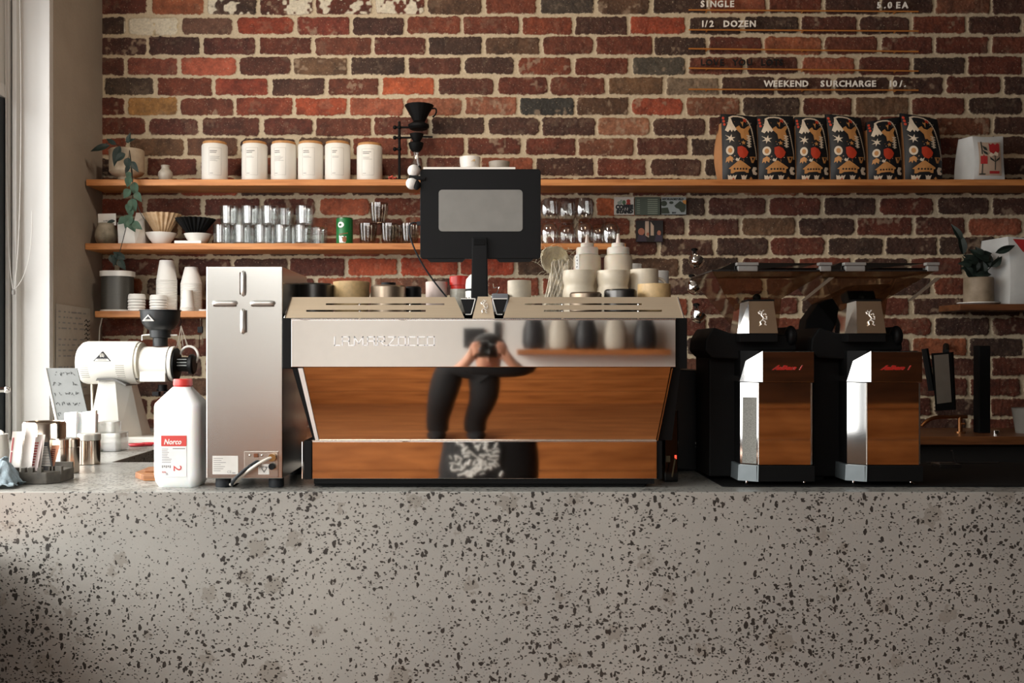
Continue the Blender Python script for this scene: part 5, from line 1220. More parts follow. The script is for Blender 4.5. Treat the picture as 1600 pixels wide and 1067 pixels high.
def bag(cx0, w, top, topr, label, lean=0, kside=5):
    Y = 4.14; u = Y/FPX*.985; w *= .97; H = wz(top, Y)-SH1; H2 = wz(topr, Y)-SH1
    t = thing('coffee_bag', label, 'coffee bag', (wx(cx0+w/2, Y), Y, SH1), 'illustrated coffee bags on the top shelf'); x0 = wx(cx0, Y); W_ = w*Y/FPX
    def front(uu, vv):       # uu,vv 0..1
        hgt = H*(1-uu)+H2*uu; dx_ = lean*vv*vv*vv
        bul = .030*math.sin(PI*uu)**.6*math.sin(PI*min(1, vv*.93+.04))**.6 if 0 < uu < 1 else 0
        return Vector((x0+W_*uu+dx_*(.9+0*uu), Y-.012-bul+.030*vv*vv, SH1+.002+hgt*vv))
    m = MB()
    m.grid(front, 12, 18)
    m.grid(lambda a, b_: Vector((front(1-a, b_).x, Y+.055-.028*b_*b_, front(1-a, b_).z)), 12, 18)
    m.grid(lambda a, b_: front(1, b_).lerp(Vector((front(1, b_).x, Y+.055-.028*b_*b_, front(1, b_).z)), a), 4, 18)
    m.grid(lambda a, b_: Vector((front(a, 0).x, front(a, 0).y*(1-b_)+(Y+.055)*b_, SH1+.001)), 12, 2)
    m.grid(lambda a, b_: front(a, 1).lerp(Vector((front(a, 1).x, Y+.027, front(a, 1).z)), b_), 12, 2)
    m.build('bag_wrap', BBK, t)
    m = MB(); m.grid(lambda a, b_: front(0, b_*.86)+Vector((-.014*math.sin(PI*min(1, b_*1.1))*a*(kside/5)-.003*a, .062*a-.03*b_*b_*a, 0)), 4, 14); m.grid(lambda a, b_: front(0, b_*.86)+Vector((-.014*math.sin(PI*min(1, b_*1.1))*(1-a)*(kside/5)-.003, .062, 0)), 3, 14); m.build('kraft_side', KR, t)
    art = ART(); byc = {}
    for mt, poly in art: byc.setdefault(mt.name, (mt, []))[1].append(poly)
    for nm, (mt, polys) in byc.items():
        m = MB(); e = .0022 if nm != 'bag_black' else .003
        if nm == 'bag_red': e = .0026
        def P3(p): q_ = front(min(.995, max(.005, (p[0]-4)/52)), min(.995, p[1]/101)); return Vector((q_.x, q_.y-e, q_.z))
        for poly in polys:
            cxp = sum(a for a, _ in poly)/len(poly); cyp = sum(b_ for _, b_ in poly)/len(poly)
            for i in range(len(poly)): 
                a_, b2 = poly[i], poly[(i+1) % len(poly)]
                if len(poly) > 8 and abs(b2[0]-a_[0])+abs(b2[1]-a_[1]) < 4:
                    m.poly([P3((cxp, cyp)), P3(a_), P3(b2)])
                else:
                    mid_ = ((a_[0]+b2[0])/2, (a_[1]+b2[1])/2); m.poly([P3((cxp, cyp)), P3(a_), P3(mid_)]); m.poly([P3((cxp, cyp)), P3(mid_), P3(b2)])
        m.build('printed_art', mt, t, smooth=0)
    return t
for (x0_, w, tp, tr2, ln, ks), lb in zip(((1127.5, 57, 177, 182, .002, 6), (1184, 59, 180.5, 181, .001, 1), (1243, 52, 182, 184, .003, 3), (1296, 57, 177.5, 184, -.012, 1), (1355, 54, 190, 182, .004, 2), (1412, 60, 176, 186, -.008, 6)),
        ('black illustrated coffee bag at the menu-side end, wide kraft edge showing', 'black illustrated coffee bag with a level top, tightly against the first one', 'black illustrated coffee bag third in the row, its top edge sloping down', 'black illustrated coffee bag with a tall corner rising above both neighbours', 'black illustrated coffee bag whose top slopes up away from the tall one', 'black illustrated coffee bag ending the row, nearest the white bag')):
    bag(x0_, w, tp, tr2, lb, ln, ks)
def white_bag(name, label, x0, x1, top, Y, zb, depth=.07, side=.3):
    t = thing(name, label, 'bag', (wx((x0+x1)/2, Y), Y, zb)); H = wz(top, Y)-zb; a0, a1 = wx(x0, Y), wx(x1, Y); xm = a0+(a1-a0)*side
    def fr(u, v): return Vector((xm+(a1-xm)*u-.004*math.sin(PI*v)*(u*2-1)+.003*v, Y-.012*math.sin(PI*u)**.7*math.sin(PI*v)**.6-.02+.02*v*v, zb+.001+H*v*(1-.02*math.sin(PI*u))))
    def sd(u, v): p = fr(0, v); q_ = Vector((a0+.003, Y+depth-.04*v*v, zb+.001+H*v*.96)); r_ = q_.lerp(p, u); r_.x += .010*math.sin(PI*u)*math.sin(PI*v); return r_
    m = MB(); m.grid(fr, 14, 18); m.grid(sd, 8, 18); m.grid(lambda u, v: Vector((fr(1, v).x, fr(1, v).y+(depth+.02-.04*v*v)*u, fr(1, v).z)), 4, 18); m.grid(lambda u, v: Vector((a1+(a0-a1)*u, Y+depth-.04*v*v, zb+.001+H*v*.96)), 6, 10)
    m.grid(lambda u, v: fr(u, 1).lerp(Vector((a0+(a1-a0)*u, Y+depth-.04, zb+H*.96)), v), 8, 3)
    m.build('bag_body', mat('white_bag_foil', 'bfc0bd', .45, var=.04, bump=.003, bscale=14), t); return t, fr
wb_, fr = white_bag('coffee_pouch', 'white coffee pouch with red flower artwork at the end of the top shelf', 1503, 1566, 213, 4.13, SH1, side=.24)
def decal(par, name, fr, polys, mt, e):
    m = MB()
    for poly in polys:
        cxp = sum(a for a, _ in poly)/len(poly); cyp = sum(b_ for _, b_ in poly)/len(poly)
        P3 = lambda p: fr(p[0], p[1])+Vector((0, -e, 0))
        for i in range(len(poly)):
            a_, b2 = poly[i], poly[(i+1) % len(poly)]; mid_ = ((a_[0]+b2[0])/2, (a_[1]+b2[1])/2); m.poly([P3((cxp, cyp)), P3(a_), P3(mid_)]); m.poly([P3((cxp, cyp)), P3(mid_), P3(b2)])
    return m.build(name, mt, par, smooth=0)
G4 = [[(.12+.19*i, .1+.19*j), (.12+.19*(i+1), .1+.19*j), (.12+.19*(i+1), .1+.19*(j+1)), (.12+.19*i, .1+.19*(j+1))] for i in range(4) for j in range(4)]
decal(wb_, 'art_panel', fr, G4, mat('art_beige', 'b19a86', .6), .002)
RM = mat('flower_red', 'a32a2a', .6); DG = mat('art_dark', '26302c', .6)
decal(wb_, 'flower_art', fr, [[(.46, .84), (.52, .80), (.6, .84), (.68, .80), (.76, .84), (.82, .81), (.82, .66), (.74, .58), (.54, .58), (.46, .66)], [(.16, .36), (.38, .36), (.38, .54), (.30, .54), (.27, .58), (.24, .54), (.16, .54)], [(.46, .14), (.8, .14), (.8, .2), (.46, .2)]], RM, .0035)
decal(wb_, 'stem_art', fr, [[(.20, .58), (.23, .58), (.23, .87), (.20, .87)], [(.20, .12), (.23, .12), (.23, .36), (.20, .36)], [(.13, .12), (.33, .12), (.33, .145), (.13, .145)], [(.23, .78), (.36, .74), (.40, .66), (.30, .68)], [(.23, .68), (.38, .62), (.4, .56), (.28, .6)], [(.63, .22), (.66, .22), (.66, .58), (.63, .58)], [(.64, .40), (.48, .46), (.46, .52), (.58, .46)], [(.65, .40), (.8, .46), (.82, .52), (.7, .46)]], DG, .0045)
decal(wb_, 'script_art', fr, [[(.42, .56), (.5, .62), (.58, .58), (.66, .64), (.76, .6), (.74, .53), (.6, .55), (.5, .52)]], mat('art_cream', 'd8c6ae', .6), .006)

# ------------------------------------------------------------------ menu rails and letters
CP = mat('copper_rail', 'c07c3c', .4, .15); LET = mat('menu_letter_white', 'efeadf', .5); LETB = mat('menu_letter_black', '0a0909', .6)
YM = WALLY-.02
menu = [(14, 16.5, [('SINGLE', 1094, LET, 1.0), ('5.0EA', 1369, LET, 1.15)], 'uppermost copper menu rail reading SINGLE 5.0EA'), (45, 47, [('1/2  DOZEN', 1094, LET, 1.0)], 'copper menu rail reading 1/2 DOZEN, second from the top'), (74.5, 79, [], 'empty copper menu rail in the middle of the menu'),
        (105, 109.5, [('LOVE  YOU  LOTS', 1094, LETB, 1.05)], 'copper menu rail with black letters LOVE YOU LOTS'), (138, 139.5, [('WEEKEND   SURCHARGE   10/.', 1193, LET, 1.0)], 'lowest copper menu rail reading WEEKEND SURCHARGE')]
for ya, yb, ws, lb in menu:
    t = thing('menu_rail', lb, 'menu rail', W(1255, (ya+yb)/2, YM), 'copper menu rails on the brick wall')
    m = MB(); m.tube([W(1076, ya+1.5, YM), W(1435, yb+1.5, YM)], .0034, 8)
    m.build('rail', CP, t)
    for px_ in (1105, 1255, 1400): m = MB(); m.tube([W(px_, ya+2+(yb-ya)*(px_-1076)/359, YM), W(px_, ya+2+(yb-ya)*(px_-1076)/359, YM)+Vector((0, .03, 0))], .003, 6); m.build('rail_pin', CP, t)
    for txt, px_, mt, sp in ws:
        ADV = dict(zip('SINGLE5.0A1/2 DOZVYUTWKRCH', (.78, .5, 1, 1.02, .72, .75, .85, .45, 1.0, .92, .62, .62, .85, .55, 1.02, 1.1, .82, .92, .85, .98, .8, 1.28, .9, .85, .92, 1.0)))
        endp = {'SINGLE': 1148, '5.0EA': 1420, '1/2  DOZEN': 1181, 'LOVE  YOU  LOTS': 1225}.get(txt, 1416); unit = (wx(endp, YM)-wx(px_, YM))/sum(ADV[c_] for c_ in txt)
        zz = wz(ya+(yb-ya)*(px_-1076)/359, YM)+.006; x = wx(px_, YM)
        adv = {'I': .55, ' ': .62, '1': .8, '.': .6, '/': .7, 'W': 1.25, 'M': 1.25}
        for ch in txt:
            a = unit*ADV[ch]
            if ch != ' ': m = MB(); m.text(ch, x, zz, YM-.009, .0265, .006, bold=.0009); m.build('letter', mt, t, smooth=0)
            x += a

# ------------------------------------------------------------------ cards on the wall
def card(label, x0, x1, y0, y1, col, Y=WALLY-.012):
    m = MB(); m.box(wx(x0, Y), wx(x1, Y), Y, Y+.002, wz(y1, Y), wz(y0, Y)); return tag(m.build('wall_card', mat('card_'+col, col, .6)), label, 'card'), (lambda u, v: Vector((wx(x0+(x1-x0)*u, Y), Y-.0002, wz(y1+(y0-y1)*v, Y))))
cA, f = card('square white card lettered COFFEE STAND pinned to the bricks', 959.5, 990.5, 308, 335.5, 'c9c1b6')
Yc = WALLY-.0125
m = MB(); m.text('COFFEE', wx(962, Yc), wz(326.5, Yc), Yc-.0003, .018, .0008, bold=.0022, sxx=.86); m.text('STAND', wx(963.5, Yc), wz(333, Yc), Yc-.0003, .0145, .0008, bold=.0022, sxx=1.05); m.build('lettering', INK, cA)
decal(cA, 'red_motif', f, [ell(.72, .78, .1, .1), ell(.72, .62, .11, .1)], mat('card_red', 'a33a30', .6), .0006); decal(cA, 'green_motif', f, [ell(.5, .7, .09, .13)], mat('card_green', '4c6448', .6), .0004); decal(cA, 'grey_motif', f, [ell(.28, .68, .12, .1), ell(.36, .8, .06, .06)], mat('card_greygreen', '8b9488', .6), .0004)
cB, f = card('dark green card with rows of fine print, middle of the three', 992, 1031.5, 308, 336, '4d5448')
decal(cB, 'print_lines', f, [[(.5, .08+.11*k), (.9, .08+.11*k), (.9, .12+.11*k), (.5, .12+.11*k)] for k in range(8)]+[[(.08, .1+.12*k), (.2, .1+.12*k), (.2, .13+.12*k), (.08, .13+.12*k)] for k in range(7)], mat('print_sage', '8f9684', .7), .0005)
cC, f = card('pale grey card with dark blobs and an orange corner', 1033.5, 1072, 308, 335, '9a9f9c')
decal(cC, 'blob_art', f, [ell(.1, .63, .13, .16), [(0, .38), (.26, .4), (.34, .05), (0, .04)], [(.52, .5), (.6, .6), (.75, .78), (.86, .68), (.98, .6), (.98, .34), (.93, .14), (.8, .12), (.7, .32), (.58, .38)], ell(.4, .68, .09, .08)], mat('blob_green', '3c4235', .6), .0006)
decal(cC, 'sun_art', f, [[(.84, .8), (1, .84), (1, .58), (.9, .62)]], mat('sun_orange', 'c98a45', .6), .0006); m = MB(); m.text('MY FLOORY FLO', wx(1034.5, Yc), wz(312.5, Yc), Yc-.0003, .0075, .0006, bold=.0008, sxx=1.15, font_shear=.3); m.text('SAY', wx(1050, Yc), wz(333.5, Yc), Yc-.0003, .006, .0006, bold=.0006, sxx=1.2); m.build('lettering', INK, cC)
cD, f = card('dark small photograph of people pinned below the three cards', 993.5, 1036, 344.5, 378, '23201f')
decal(cD, 'figure_tone', f, [ell(.2, .48, .12, .17), ell(.85, .42, .07, .12), ell(.44, .36, .05, .08)], mat('skin_print', '9c6450', .6), .0005); decal(cD, 'coat_tone', f, [[(.02, .02), (.4, .02), (.36, .3), (.1, .34)], [(.68, .02), (.98, .02), (.96, .3), (.74, .34)]], mat('coat_print', '3a3240', .6), .0006); decal(cD, 'column_tone', f, [[(.34, .3), (.48, .2), (.48, .97), (.34, .97)], [(.54, .3), (.66, .3), (.66, .75), (.54, .95)]], mat('column_print', 'b09a86', .6), .0004)

# ------------------------------------------------------------------ measuring scoops on hooks by the machine
for i, (cx, cy) in enumerate(((1087, 410), (1083, 451), (1090, 496), (1091, 549))):
    Y = 4.2; t = thing('steel_scoop', ['topmost round steel scoop hanging below the pale cards', 'second steel scoop down, hanging at the level of the machine top cups', 'third steel scoop down, hanging by the machine rail end', 'lowest steel scoop, hanging above the black milk steamer'][i], 'scoop', W(cx, cy, Y), 'steel scoops hanging on the bricks')
    m = MB(); m.X = Matrix.Translation(W(cx, cy, Y-.035)) @ Matrix.Rotation(math.radians(-35+i*8), 4, 'X') @ Matrix.Rotation(.35, 4, 'Y'); m.lathe([(0, -.020), (.02, -.017), (.030, -.004), (.033, .012), (.034, .014), (.031, .012), (.028, -.003), (.018, -.014), (0, -.016)], (0, 0, 0), 32); m.X = Matrix.Identity(4)
    m.build('bowl', STEEL, t)
    m = MB(); m.tube([W(cx-3, cy-3, Y-.03), W(cx-5, cy-18, Y-.01)], .0022, 6); m.tube([W(cx+3, cy-3, Y-.03), W(cx, cy-19, Y-.01)], .0022, 6); m.build('handle', GUN, t)
    m = MB(); m.tube([W(cx-2, cy-20, Y+.065), W(cx-2, cy-20, Y-.02), W(cx-2, cy-14, Y-.024)], .0035, 8); m.ball(W(cx-2, cy-20, Y-.0), .009, 1.6, 1, .8); m.build('hook', MATTE, t)

# ------------------------------------------------------------------ black milk steamer behind the machine's end
YB2 = 2.72; t = thing('milk_steamer', 'black rounded machine with small white lettering beside the espresso machine', 'appliance', (wx(1083, YB2), YB2, CT)); S_ = lambda p: wx(p, YB2); SZ = lambda p: wz(p, YB2)
m = MB(); P = [(1046, 752), (1112, 752), (1113, 735), (1111, 690), (1108, 640), (1105, 615), (1101, 585), (1098, 578), (1060, 576), (1046, 576)]
P = [(S_(a), max(CT, SZ(b_))) for a, b_ in P]; m.prism(P, YB2, YB2+.26, 'Y', .009); m.build('housing', mat('steamer_black', '141516', .33), t)
m = MB(); m.text('OU', S_(1086.5), SZ(694.5), YB2-.0006, .0085, .0008, bold=.0008); m.text(':', S_(1095.5), SZ(694.5), YB2-.0006, .0075, .0008); m.text('coffee', S_(1086.5), SZ(698.5), YB2-.0006, .0032, .0006); m.ball((S_(1093.5), YB2, SZ(711)), .0026, 1, .4, 1, 10); m.ball((S_(1093.5), YB2, SZ(706)), .0015, 1, .4, 1, 10); m.build('lettering', WHITE, t)
t2 = thing('power_supply', 'small black box with a glowing red switch between the machine and the steamer', 'device', (wx(1052, 2.5), 2.5, CT))
m = MB(); m.box(wx(1038, 2.5), wx(1060, 2.5), 2.5, 2.58, CT, wz(640, 2.5), .004); m.build('case', GLOSS, t2)
m = MB(); m.box(wx(1054, 2.5), wx(1057, 2.5), 2.498, 2.5, wz(717, 2.5), wz(711, 2.5)); m.build('indicator', mat('indicator_red', 'ff5038', .4, emit=1.5), t2)
m = MB(); m.tube([W(1055, 716, 2.47), W(1050, 745, 2.46)], .002, 6); m.box(wx(1040, 2.5), wx(1047, 2.5), 2.497, 2.5, wz(722, 2.5), wz(712, 2.5), .0006); m.build('label', mat('tan_sticker', '5f5238', .6), t2)

# ------------------------------------------------------------------ back work bench
BN = thing('work_bench', 'dark wooden-topped bench along the brick wall behind the machine', 'bench', (1.2, 4.05, 0))
m = MB(); m.box(-1.095, 3.2, 3.83, 4.262, CT-.032, CT, .003); m.build('bench_top', wood('bench_wood', '7a4c2c', '4c2d18', .4), BN)
m = MB(); m.box(-1.09, 3.2, 3.88, 4.25, .0, CT-.033); m.build('cupboard', mat('dark_cupboard', '1c1a18', .7), BN)

# ------------------------------------------------------------------ two espresso grinders
LIDM = thin_glass('smoky_lid', '4a4641', .10, .6, .08)
def espresso_grinder(px_off, label, red_y=0):
    Yg = 2.42; X_ = lambda p: wx(p, Yg); Z = lambda p: wz(p, Yg)
    GR = thing('espresso_grinder', label, 'coffee grinder', (X_(1222), Yg+.12, CT), 'tall polished steel espresso grinders')
    s_ = Yg/FPX
    # body: front panel plus angled left face
    y0 = Yg; ysd = Yg+.030
    def shell(name, mt, xl, xm, xr, xl2, xm2, xr2, zb, zt, ytop=0):
        pass
    m = MB()   # dark core
    m.prism([(X_(1162), ysd+.002), (X_(1186), y0+.004), (X_(1266), y0+.004), (X_(1270), ysd), (X_(1270), Yg+.25), (X_(1162), Yg+.25)], Z(727), Z(548), 'Z'); m.build('core', MATTE, GR)
    m = MB(); m.prism([(X_(1186), y0), (X_(1266.5), y0), (X_(1266.5), y0+.003), (X_(1186), y0+.003)], Z(726), Z(598), 'Z'); m.build('front_panel', MIRROR, GR)
    # angled left face with frame and perforated inset
    def q(u, zp, out=0):
        a = Vector((X_(1161.5), ysd, 0)); b_ = Vector((X_(1185.5), y0, 0)); p = a.lerp(b_, u); n_ = Vector((-(b_.y-a.y), (b_.x-a.x), 0)).normalized(); n_ = -n_ if n_.y > 0 else n_
        p = p+n_*out; p.z = Z(zp); return p
    m = MB(); m.hexa([q(0, 726), q(1, 726), q(1, 726, -.003), q(0, 726, -.003), q(0, 598), q(1, 598), q(1, 598, -.003), q(0, 598, -.003)]); sf = m.build('side_panel', STEEL, GR, smooth=0)
    if px_off == 0:
        m = MB(); m.hexa([q(.12, 725, .0008), q(.88, 725, .0008), q(.88, 725), q(.12, 725), q(.14, 621, .0008), q(.9, 621, .0008), q(.9, 621), q(.14, 621)]); m.build('perforated_inset', mat('perforated_grey', '77766f', .5, .3, scale=500, var=.4), sf, smooth=0)
    m = MB(); m.tube([q(1, 726, .001), q(1, 598, .001)], .0016, 6); m.build('edge_trim', mat('bright_rim', 'e6dfd4', .25, .8), GR)
    m = MB(); m.hexa([(X_(1266.5), y0, Z(726)), (X_(1270.5), y0+.006, Z(726)), (X_(1270.5), y0+.02, Z(726)), (X_(1266.5), y0+.02, Z(726)), (X_(1266.5), y0, Z(598)), (X_(1270.5), y0+.006, Z(598)), (X_(1270.5), y0+.02, Z(598)), (X_(1266.5), y0+.02, Z(598))]); m.build('corner_strip', mat('bright_rim'), GR, smooth=0)
    # overhanging cap
    yc = y0-.006
    m = MB(); m.prism([(X_(1191), Z(597)), (X_(1270.5), Z(597)), (X_(1270.5), Z(549.5)), (X_(1191), Z(549.5))], yc, yc+.01, 'Y', .0006); cp_ = m.build('cap_panel', MIRROR, GR)
    m = MB(); m.hexa([(X_(1160), ysd-.004, Z(596.5)), (X_(1190.5), yc, Z(596.5)), (X_(1190.5), ysd+.06, Z(596.5)), (X_(1160), ysd+.06, Z(596.5)), (X_(1168), Yg+.0176, Z(564)), (X_(1190.5), yc, Z(548.5)), (X_(1190.5), ysd+.06, Z(548.5)), (X_(1168), ysd+.06, Z(564))]); m.build('cap_side', STEEL, GR, smooth=0)
    m = MB(); m.text('/alien', X_(1206), Z(577.5), yc-.0012, .0105, .0012, font_shear=.5, sxx=1.75, bold=.0007); m.text('/', X_(1248), Z(577.5), yc-.0012, .0105, .0012, font_shear=.3, bold=.0006)
    m.build('lettering', mat('brand_red', 'a8241c', .4), cp_)
    # dark head and hopper throat
    m = MB(); m.prism([(X_(1110), Z(528)), (X_(1122), Z(510)), (X_(1150), Z(520)), (X_(1240), Z(522)), (X_(1246), Z(508)), (X_(1252), Z(512)), (X_(1256), Z(548)), (X_(1190), Z(549)), (X_(1168), Z(562)), (X_(1120), Z(560)), (X_(1108), Z(548))], Yg+.05, Yg+.24, 'Y', .006)
    m.prism([(X_(1106), Z(760)), (X_(1106), Z(548)), (X_(1124), Z(520)), (X_(1168), Z(550)), (X_(1168), Z(760))], Yg+.18, Yg+.26, 'Y') if False else None
    m.build('head', MATTE, GR)
    m = MB(); m.box(X_(1121), X_(1175), Yg+.09, Yg+.25, Z(752), Z(545), .004); m.build('motor_cover', MATTE, GR)
    # emblem cone
    m = MB(); m.hexa([(X_(1170.5), Yg+.0, Z(520.5)), (X_(1215.5), Yg+.0, Z(520.5)), (X_(1215.5), Yg+.09, Z(520.5)), (X_(1170.5), Yg+.09, Z(520.5)), (X_(1173.5), Yg+.018, Z(470)), (X_(1212), Yg+.018, Z(470)), (X_(1212), Yg+.08, Z(470)), (X_(1173.5), Yg+.08, Z(470))]); cn = m.build('cone_front', mat('cone_bronze', 'd0b698', .3, 1, var=.02), GR, smooth=0)
    m = MB(); m.hexa([(X_(1155), Yg+.018, Z(520.5)), (X_(1170.3), Yg+.0, Z(520.5)), (X_(1170.3), Yg+.09, Z(520.5)), (X_(1155), Yg+.09, Z(520.5)), (X_(1161), Yg+.028, Z(473)), (X_(1173.3), Yg+.018, Z(469.5)), (X_(1173.3), Yg+.08, Z(469.5)), (X_(1161), Yg+.08, Z(473))]); m.build('cone_side', STEEL, GR, smooth=0)
    m = MB(); emblem(m, X_(1193), Z(495), Yg+.0085, 26*s_, .35); m.build('emblem', EMB, cn)
    m = MB(); m.box(X_(1157), X_(1216), Yg+.004, Yg+.1, Z(534), Z(520.7), .001); m.build('collar', MATTE, GR)
    m = MB(); m.hexa([(X_(1216), Yg+.02, Z(520)), (X_(1222), Yg+.05, Z(520)), (X_(1222), Yg+.1, Z(520)), (X_(1216), Yg+.1, Z(520)), (X_(1213), Yg+.02, Z(470)), (X_(1219), Yg+.05, Z(505)), (X_(1219), Yg+.1, Z(505)), (X_(1213), Yg+.1, Z(470))]); m.ball((X_(1193), Yg+.06, Z(463)), .010); m.box(X_(1172), X_(1214), Yg+.02, Yg+.085, Z(469.5), Z(467), .001); m.build('cone_back', MATTE, GR)
    m = MB(); m.ball((X_(1247), Yg+.06, Z(525)), .020, .8, 1, 1.35); m.build('grind_lever', BLACK, GR)
    # hopper: flared clear acrylic box with sliding lid
    hx = lambda p: wx(p, Yg+.1); hz_ = lambda p: wz(p, Yg+.1); ya, yb = Yg+.02, Yg+.26
    m = MB(); B4 = [(hx(1128), ya+.03, hz_(468)), (hx(1212), ya+.03, hz_(468)), (hx(1212), yb-.03, hz_(468)), (hx(1128), yb-.03, hz_(468))]; T4 = [(hx(1102), ya, hz_(428)), (hx(1276), ya, hz_(428)), (hx(1276), yb, hz_(428)), (hx(1102), yb, hz_(428))]
    L4 = [(hx(1170), ya+.06, hz_(520)), (hx(1212), ya+.06, hz_(520)), (hx(1212), yb-.06, hz_(520)), (hx(1170), yb-.06, hz_(520))]
    def skin(A, B, t_=.003):
        A = [Vector(p) for p in A]; B = [Vector(p) for p in B]; ca = sum(A, Vector())/4; cb = sum(B, Vector())/4
        for i in range(4):
            j = (i+1) % 4; ins = lambda p, c_: p+(Vector((c_.x, c_.y, p.z))-p).normalized()*t_
            m.hexa([A[i], A[j], ins(A[j], ca), ins(A[i], ca), B[i], B[j], ins(B[j], cb), ins(B[i], cb)])
    skin(B4, T4); skin(L4, B4); m.build('hopper', ACRYL, GR, smooth=0)
    m = MB(); zr = hz_(428)
    for b4 in ((hx(1101), hx(1278), ya-.002, ya+.004), (hx(1101), hx(1278), yb-.004, yb+.002), (hx(1101), hx(1104), ya+.004, yb-.004), (hx(1275), hx(1278), ya+.004, yb-.004)): m.box(*b4, zr, zr+.004)
    ld = m.build('hopper_rim', mat('smoked_plastic', '1d1c1b', .25), GR)
    m = MB(); m.hexa([(hx(1106), ya, hz_(427)+.0), (hx(1150), ya, hz_(427)), (hx(1150), yb, hz_(427)), (hx(1106), yb, hz_(427)), (hx(1138), ya+.02, hz_(413.5)), (hx(1268), ya+.02, hz_(414.5)), (hx(1268), yb-.02, hz_(414.5)), (hx(1138), yb-.02, hz_(413.5))]); m.box(hx(1140), hx(1276), ya+.01, yb-.01, hz_(427)+.001, hz_(422), .001); m.build('hopper_lid', LIDM, GR, smooth=0)
    for a, w2 in ((1138, 33), (1262, 20)):
        m = MB(); m.box(hx(a), hx(a+w2), ya-.006, ya+.012, hz_(419), hz_(414.5), .001); m.box(hx(a+2), hx(a+w2-1), ya-.004, ya+.01, hz_(428), hz_(419.5), .002); m.build('lid_clip', mat('clip_grey', '9c9b97', .35, .5), GR)
    m = MB(); m.prism([(hx(1238), hz_(472)), (hx(1243), hz_(472)), (hx(1287), hz_(437)), (hx(1280), hz_(437))], ya+.004, ya+.012, 'Y'); m.build('hopper_strut', mat('strut_tan', '8c7f6e', .35, .6), GR)
    # base block
    m = MB(); m.box(X_(1181), X_(1272), y0-.006, Yg+.25, Z(752), Z(727.5), .001); m.build('base', MATTE, GR)
    m = MB(); m.hexa([(X_(1156), ysd-.01, Z(752)), (X_(1183.5), y0-.008, Z(752)), (X_(1183.5), Yg+.2, Z(752)), (X_(1156), Yg+.2, Z(752)), (X_(1157), ysd-.01, Z(727)), (X_(1184), y0-.008, Z(727)), (X_(1184), Yg+.2, Z(727)), (X_(1157), Yg+.2, Z(727))]); m.build('base_side', mat('base_grey', '6f7678', .4, .5), GR, smooth=0)
    for fx, fy in ((1172, .012), (1263, .012), (1172, .2), (1263, .2)): 
        m = MB(); cx_, cy_ = X_(fx), Yg+fy+.02; m.lathe([(0, CT), (.0085, CT), (.009, CT+.003), (.004, CT+.006), (.0036, Z(751)), (0, Z(751))], (cx_, cy_, 0), 18); m.build('foot', STEEL, GR)
    return GR
G1 = espresso_grinder(0, 'polished espresso grinder nearer the espresso machine, grey inset on its side')
G2 = copy_tree(G1, 'polished espresso grinder further from the machine, beside the copper tap', (G1.location.x+wx(1391, 2.42)-wx(1222, 2.42), G1.location.y, CT))
m = MB(); m.box(wx(1271, 2.5)+.001, wx(1292, 2.5), 2.52, 2.64, CT, wz(520, 2.5), .004); m.build('dosing_housing', MATTE, G1)
m = MB(); yq = 2.62; m.prism([(wx(a, yq), wz(b_, yq)) for a, b_ in [(1252, 530), (1256, 500), (1275, 474), (1330, 446), (1385, 444), (1396, 452), (1372, 474), (1322, 474), (1305, 500), (1290, 535)]], 2.60, 2.66, 'Y', .004); m.build('hopper_support', MATTE, G2)
mt_ = MB(); mt_.prism(rrect(wx(1128, 2.42), 2.9, 2.41, 2.93, .012), CT, CT+.0025, 'Z'); tag(mt_.build('shade_mat', mat('shade_mat_black', '0c0b0b', .8, spec=.2)), 'thin black mat added for the dark shade under both tall grinders', 'mat')  # dark sheet put in for the counter's shade; a mat edge shows at right
for sp_ in [o for o in bpy.data.objects if o.name.startswith('side_panel')]:
    if sp_.parent is G2:
        for ch in [k for k in bpy.data.objects if k.parent is sp_]: bpy.data.objects.remove(ch)

# ------------------------------------------------------------------ right end: plant shelf, sack, tap, post
POT2 = thing('plant_pot', 'brown mottled pot on a pale saucer, at the far end on the dark short shelf', 'plant pot', (wx(1529, 4.15), 4.15, 1.672)); c = POT2.location; r = 22*4.15/FPX
m = MB(); m.lathe([(0, .004), (r*.97, .004), (r, .007), (r*.98, .110), (r*.93, .113), (r*.9, .1), (0, .1)], c, 36); m.build('pot', mat('mottled_tan', 'a2917c', .6, col2='786a54', scale=16), POT2)
m = MB(); m.lathe([(0, 0), (r*1.2, 0), (r*1.42, .006), (r*1.42, .009), (r*1.2, .0039), (0, .0039)], c, 36); m.build('saucer', CERAMIC, POT2)
P2 = thing('leafy_plant', 'dark bushy houseplant growing from the mottled brown pot', 'plant', c+Vector((0, 0, .1)))
m = MB(); random.seed(17)
for k in range(7): a = random.uniform(-.05, .05); m.tube(bez([c+Vector((random.uniform(-.02, .02), 0, .1)), c+Vector((a, -.01, .15)), c+Vector((a*1.6, -.02, .2))], 6), .002, 5)
m.build('stem', STEM, P2)
m = MB()
for k in range(34):
    a = random.uniform(-.075, .065); z = .11+random.uniform(0, .10)*(1-abs(a)*6); an = random.uniform(-.4, PI+.4); leaf(m, c+Vector((a*.7, random.uniform(-.04, .02), z)), (math.cos(an), -.3, math.sin(an)), random.uniform(.045, .07), random.uniform(.026, .036))
for (a, b_, an, L, w_) in ((1505, 398, 100, .1, .035), (1502, 376, 120, .08, .03), (1535, 400, 150, .05, .03), (1555, 395, 20, .09, .03)): leaf(m, W(a, b_, 4.1), (math.cos(math.radians(an)), -.2, math.sin(math.radians(an))), L, w_)
o = m.build('leaves', DLEAF, P2); o['kind'] = 'stuff'
sk, fr = white_bag('paper_sack', 'large pale paper sack with red corners, cut off by the picture edge', 1545, 1640, 370, 4.13, 1.672, .1, .3)
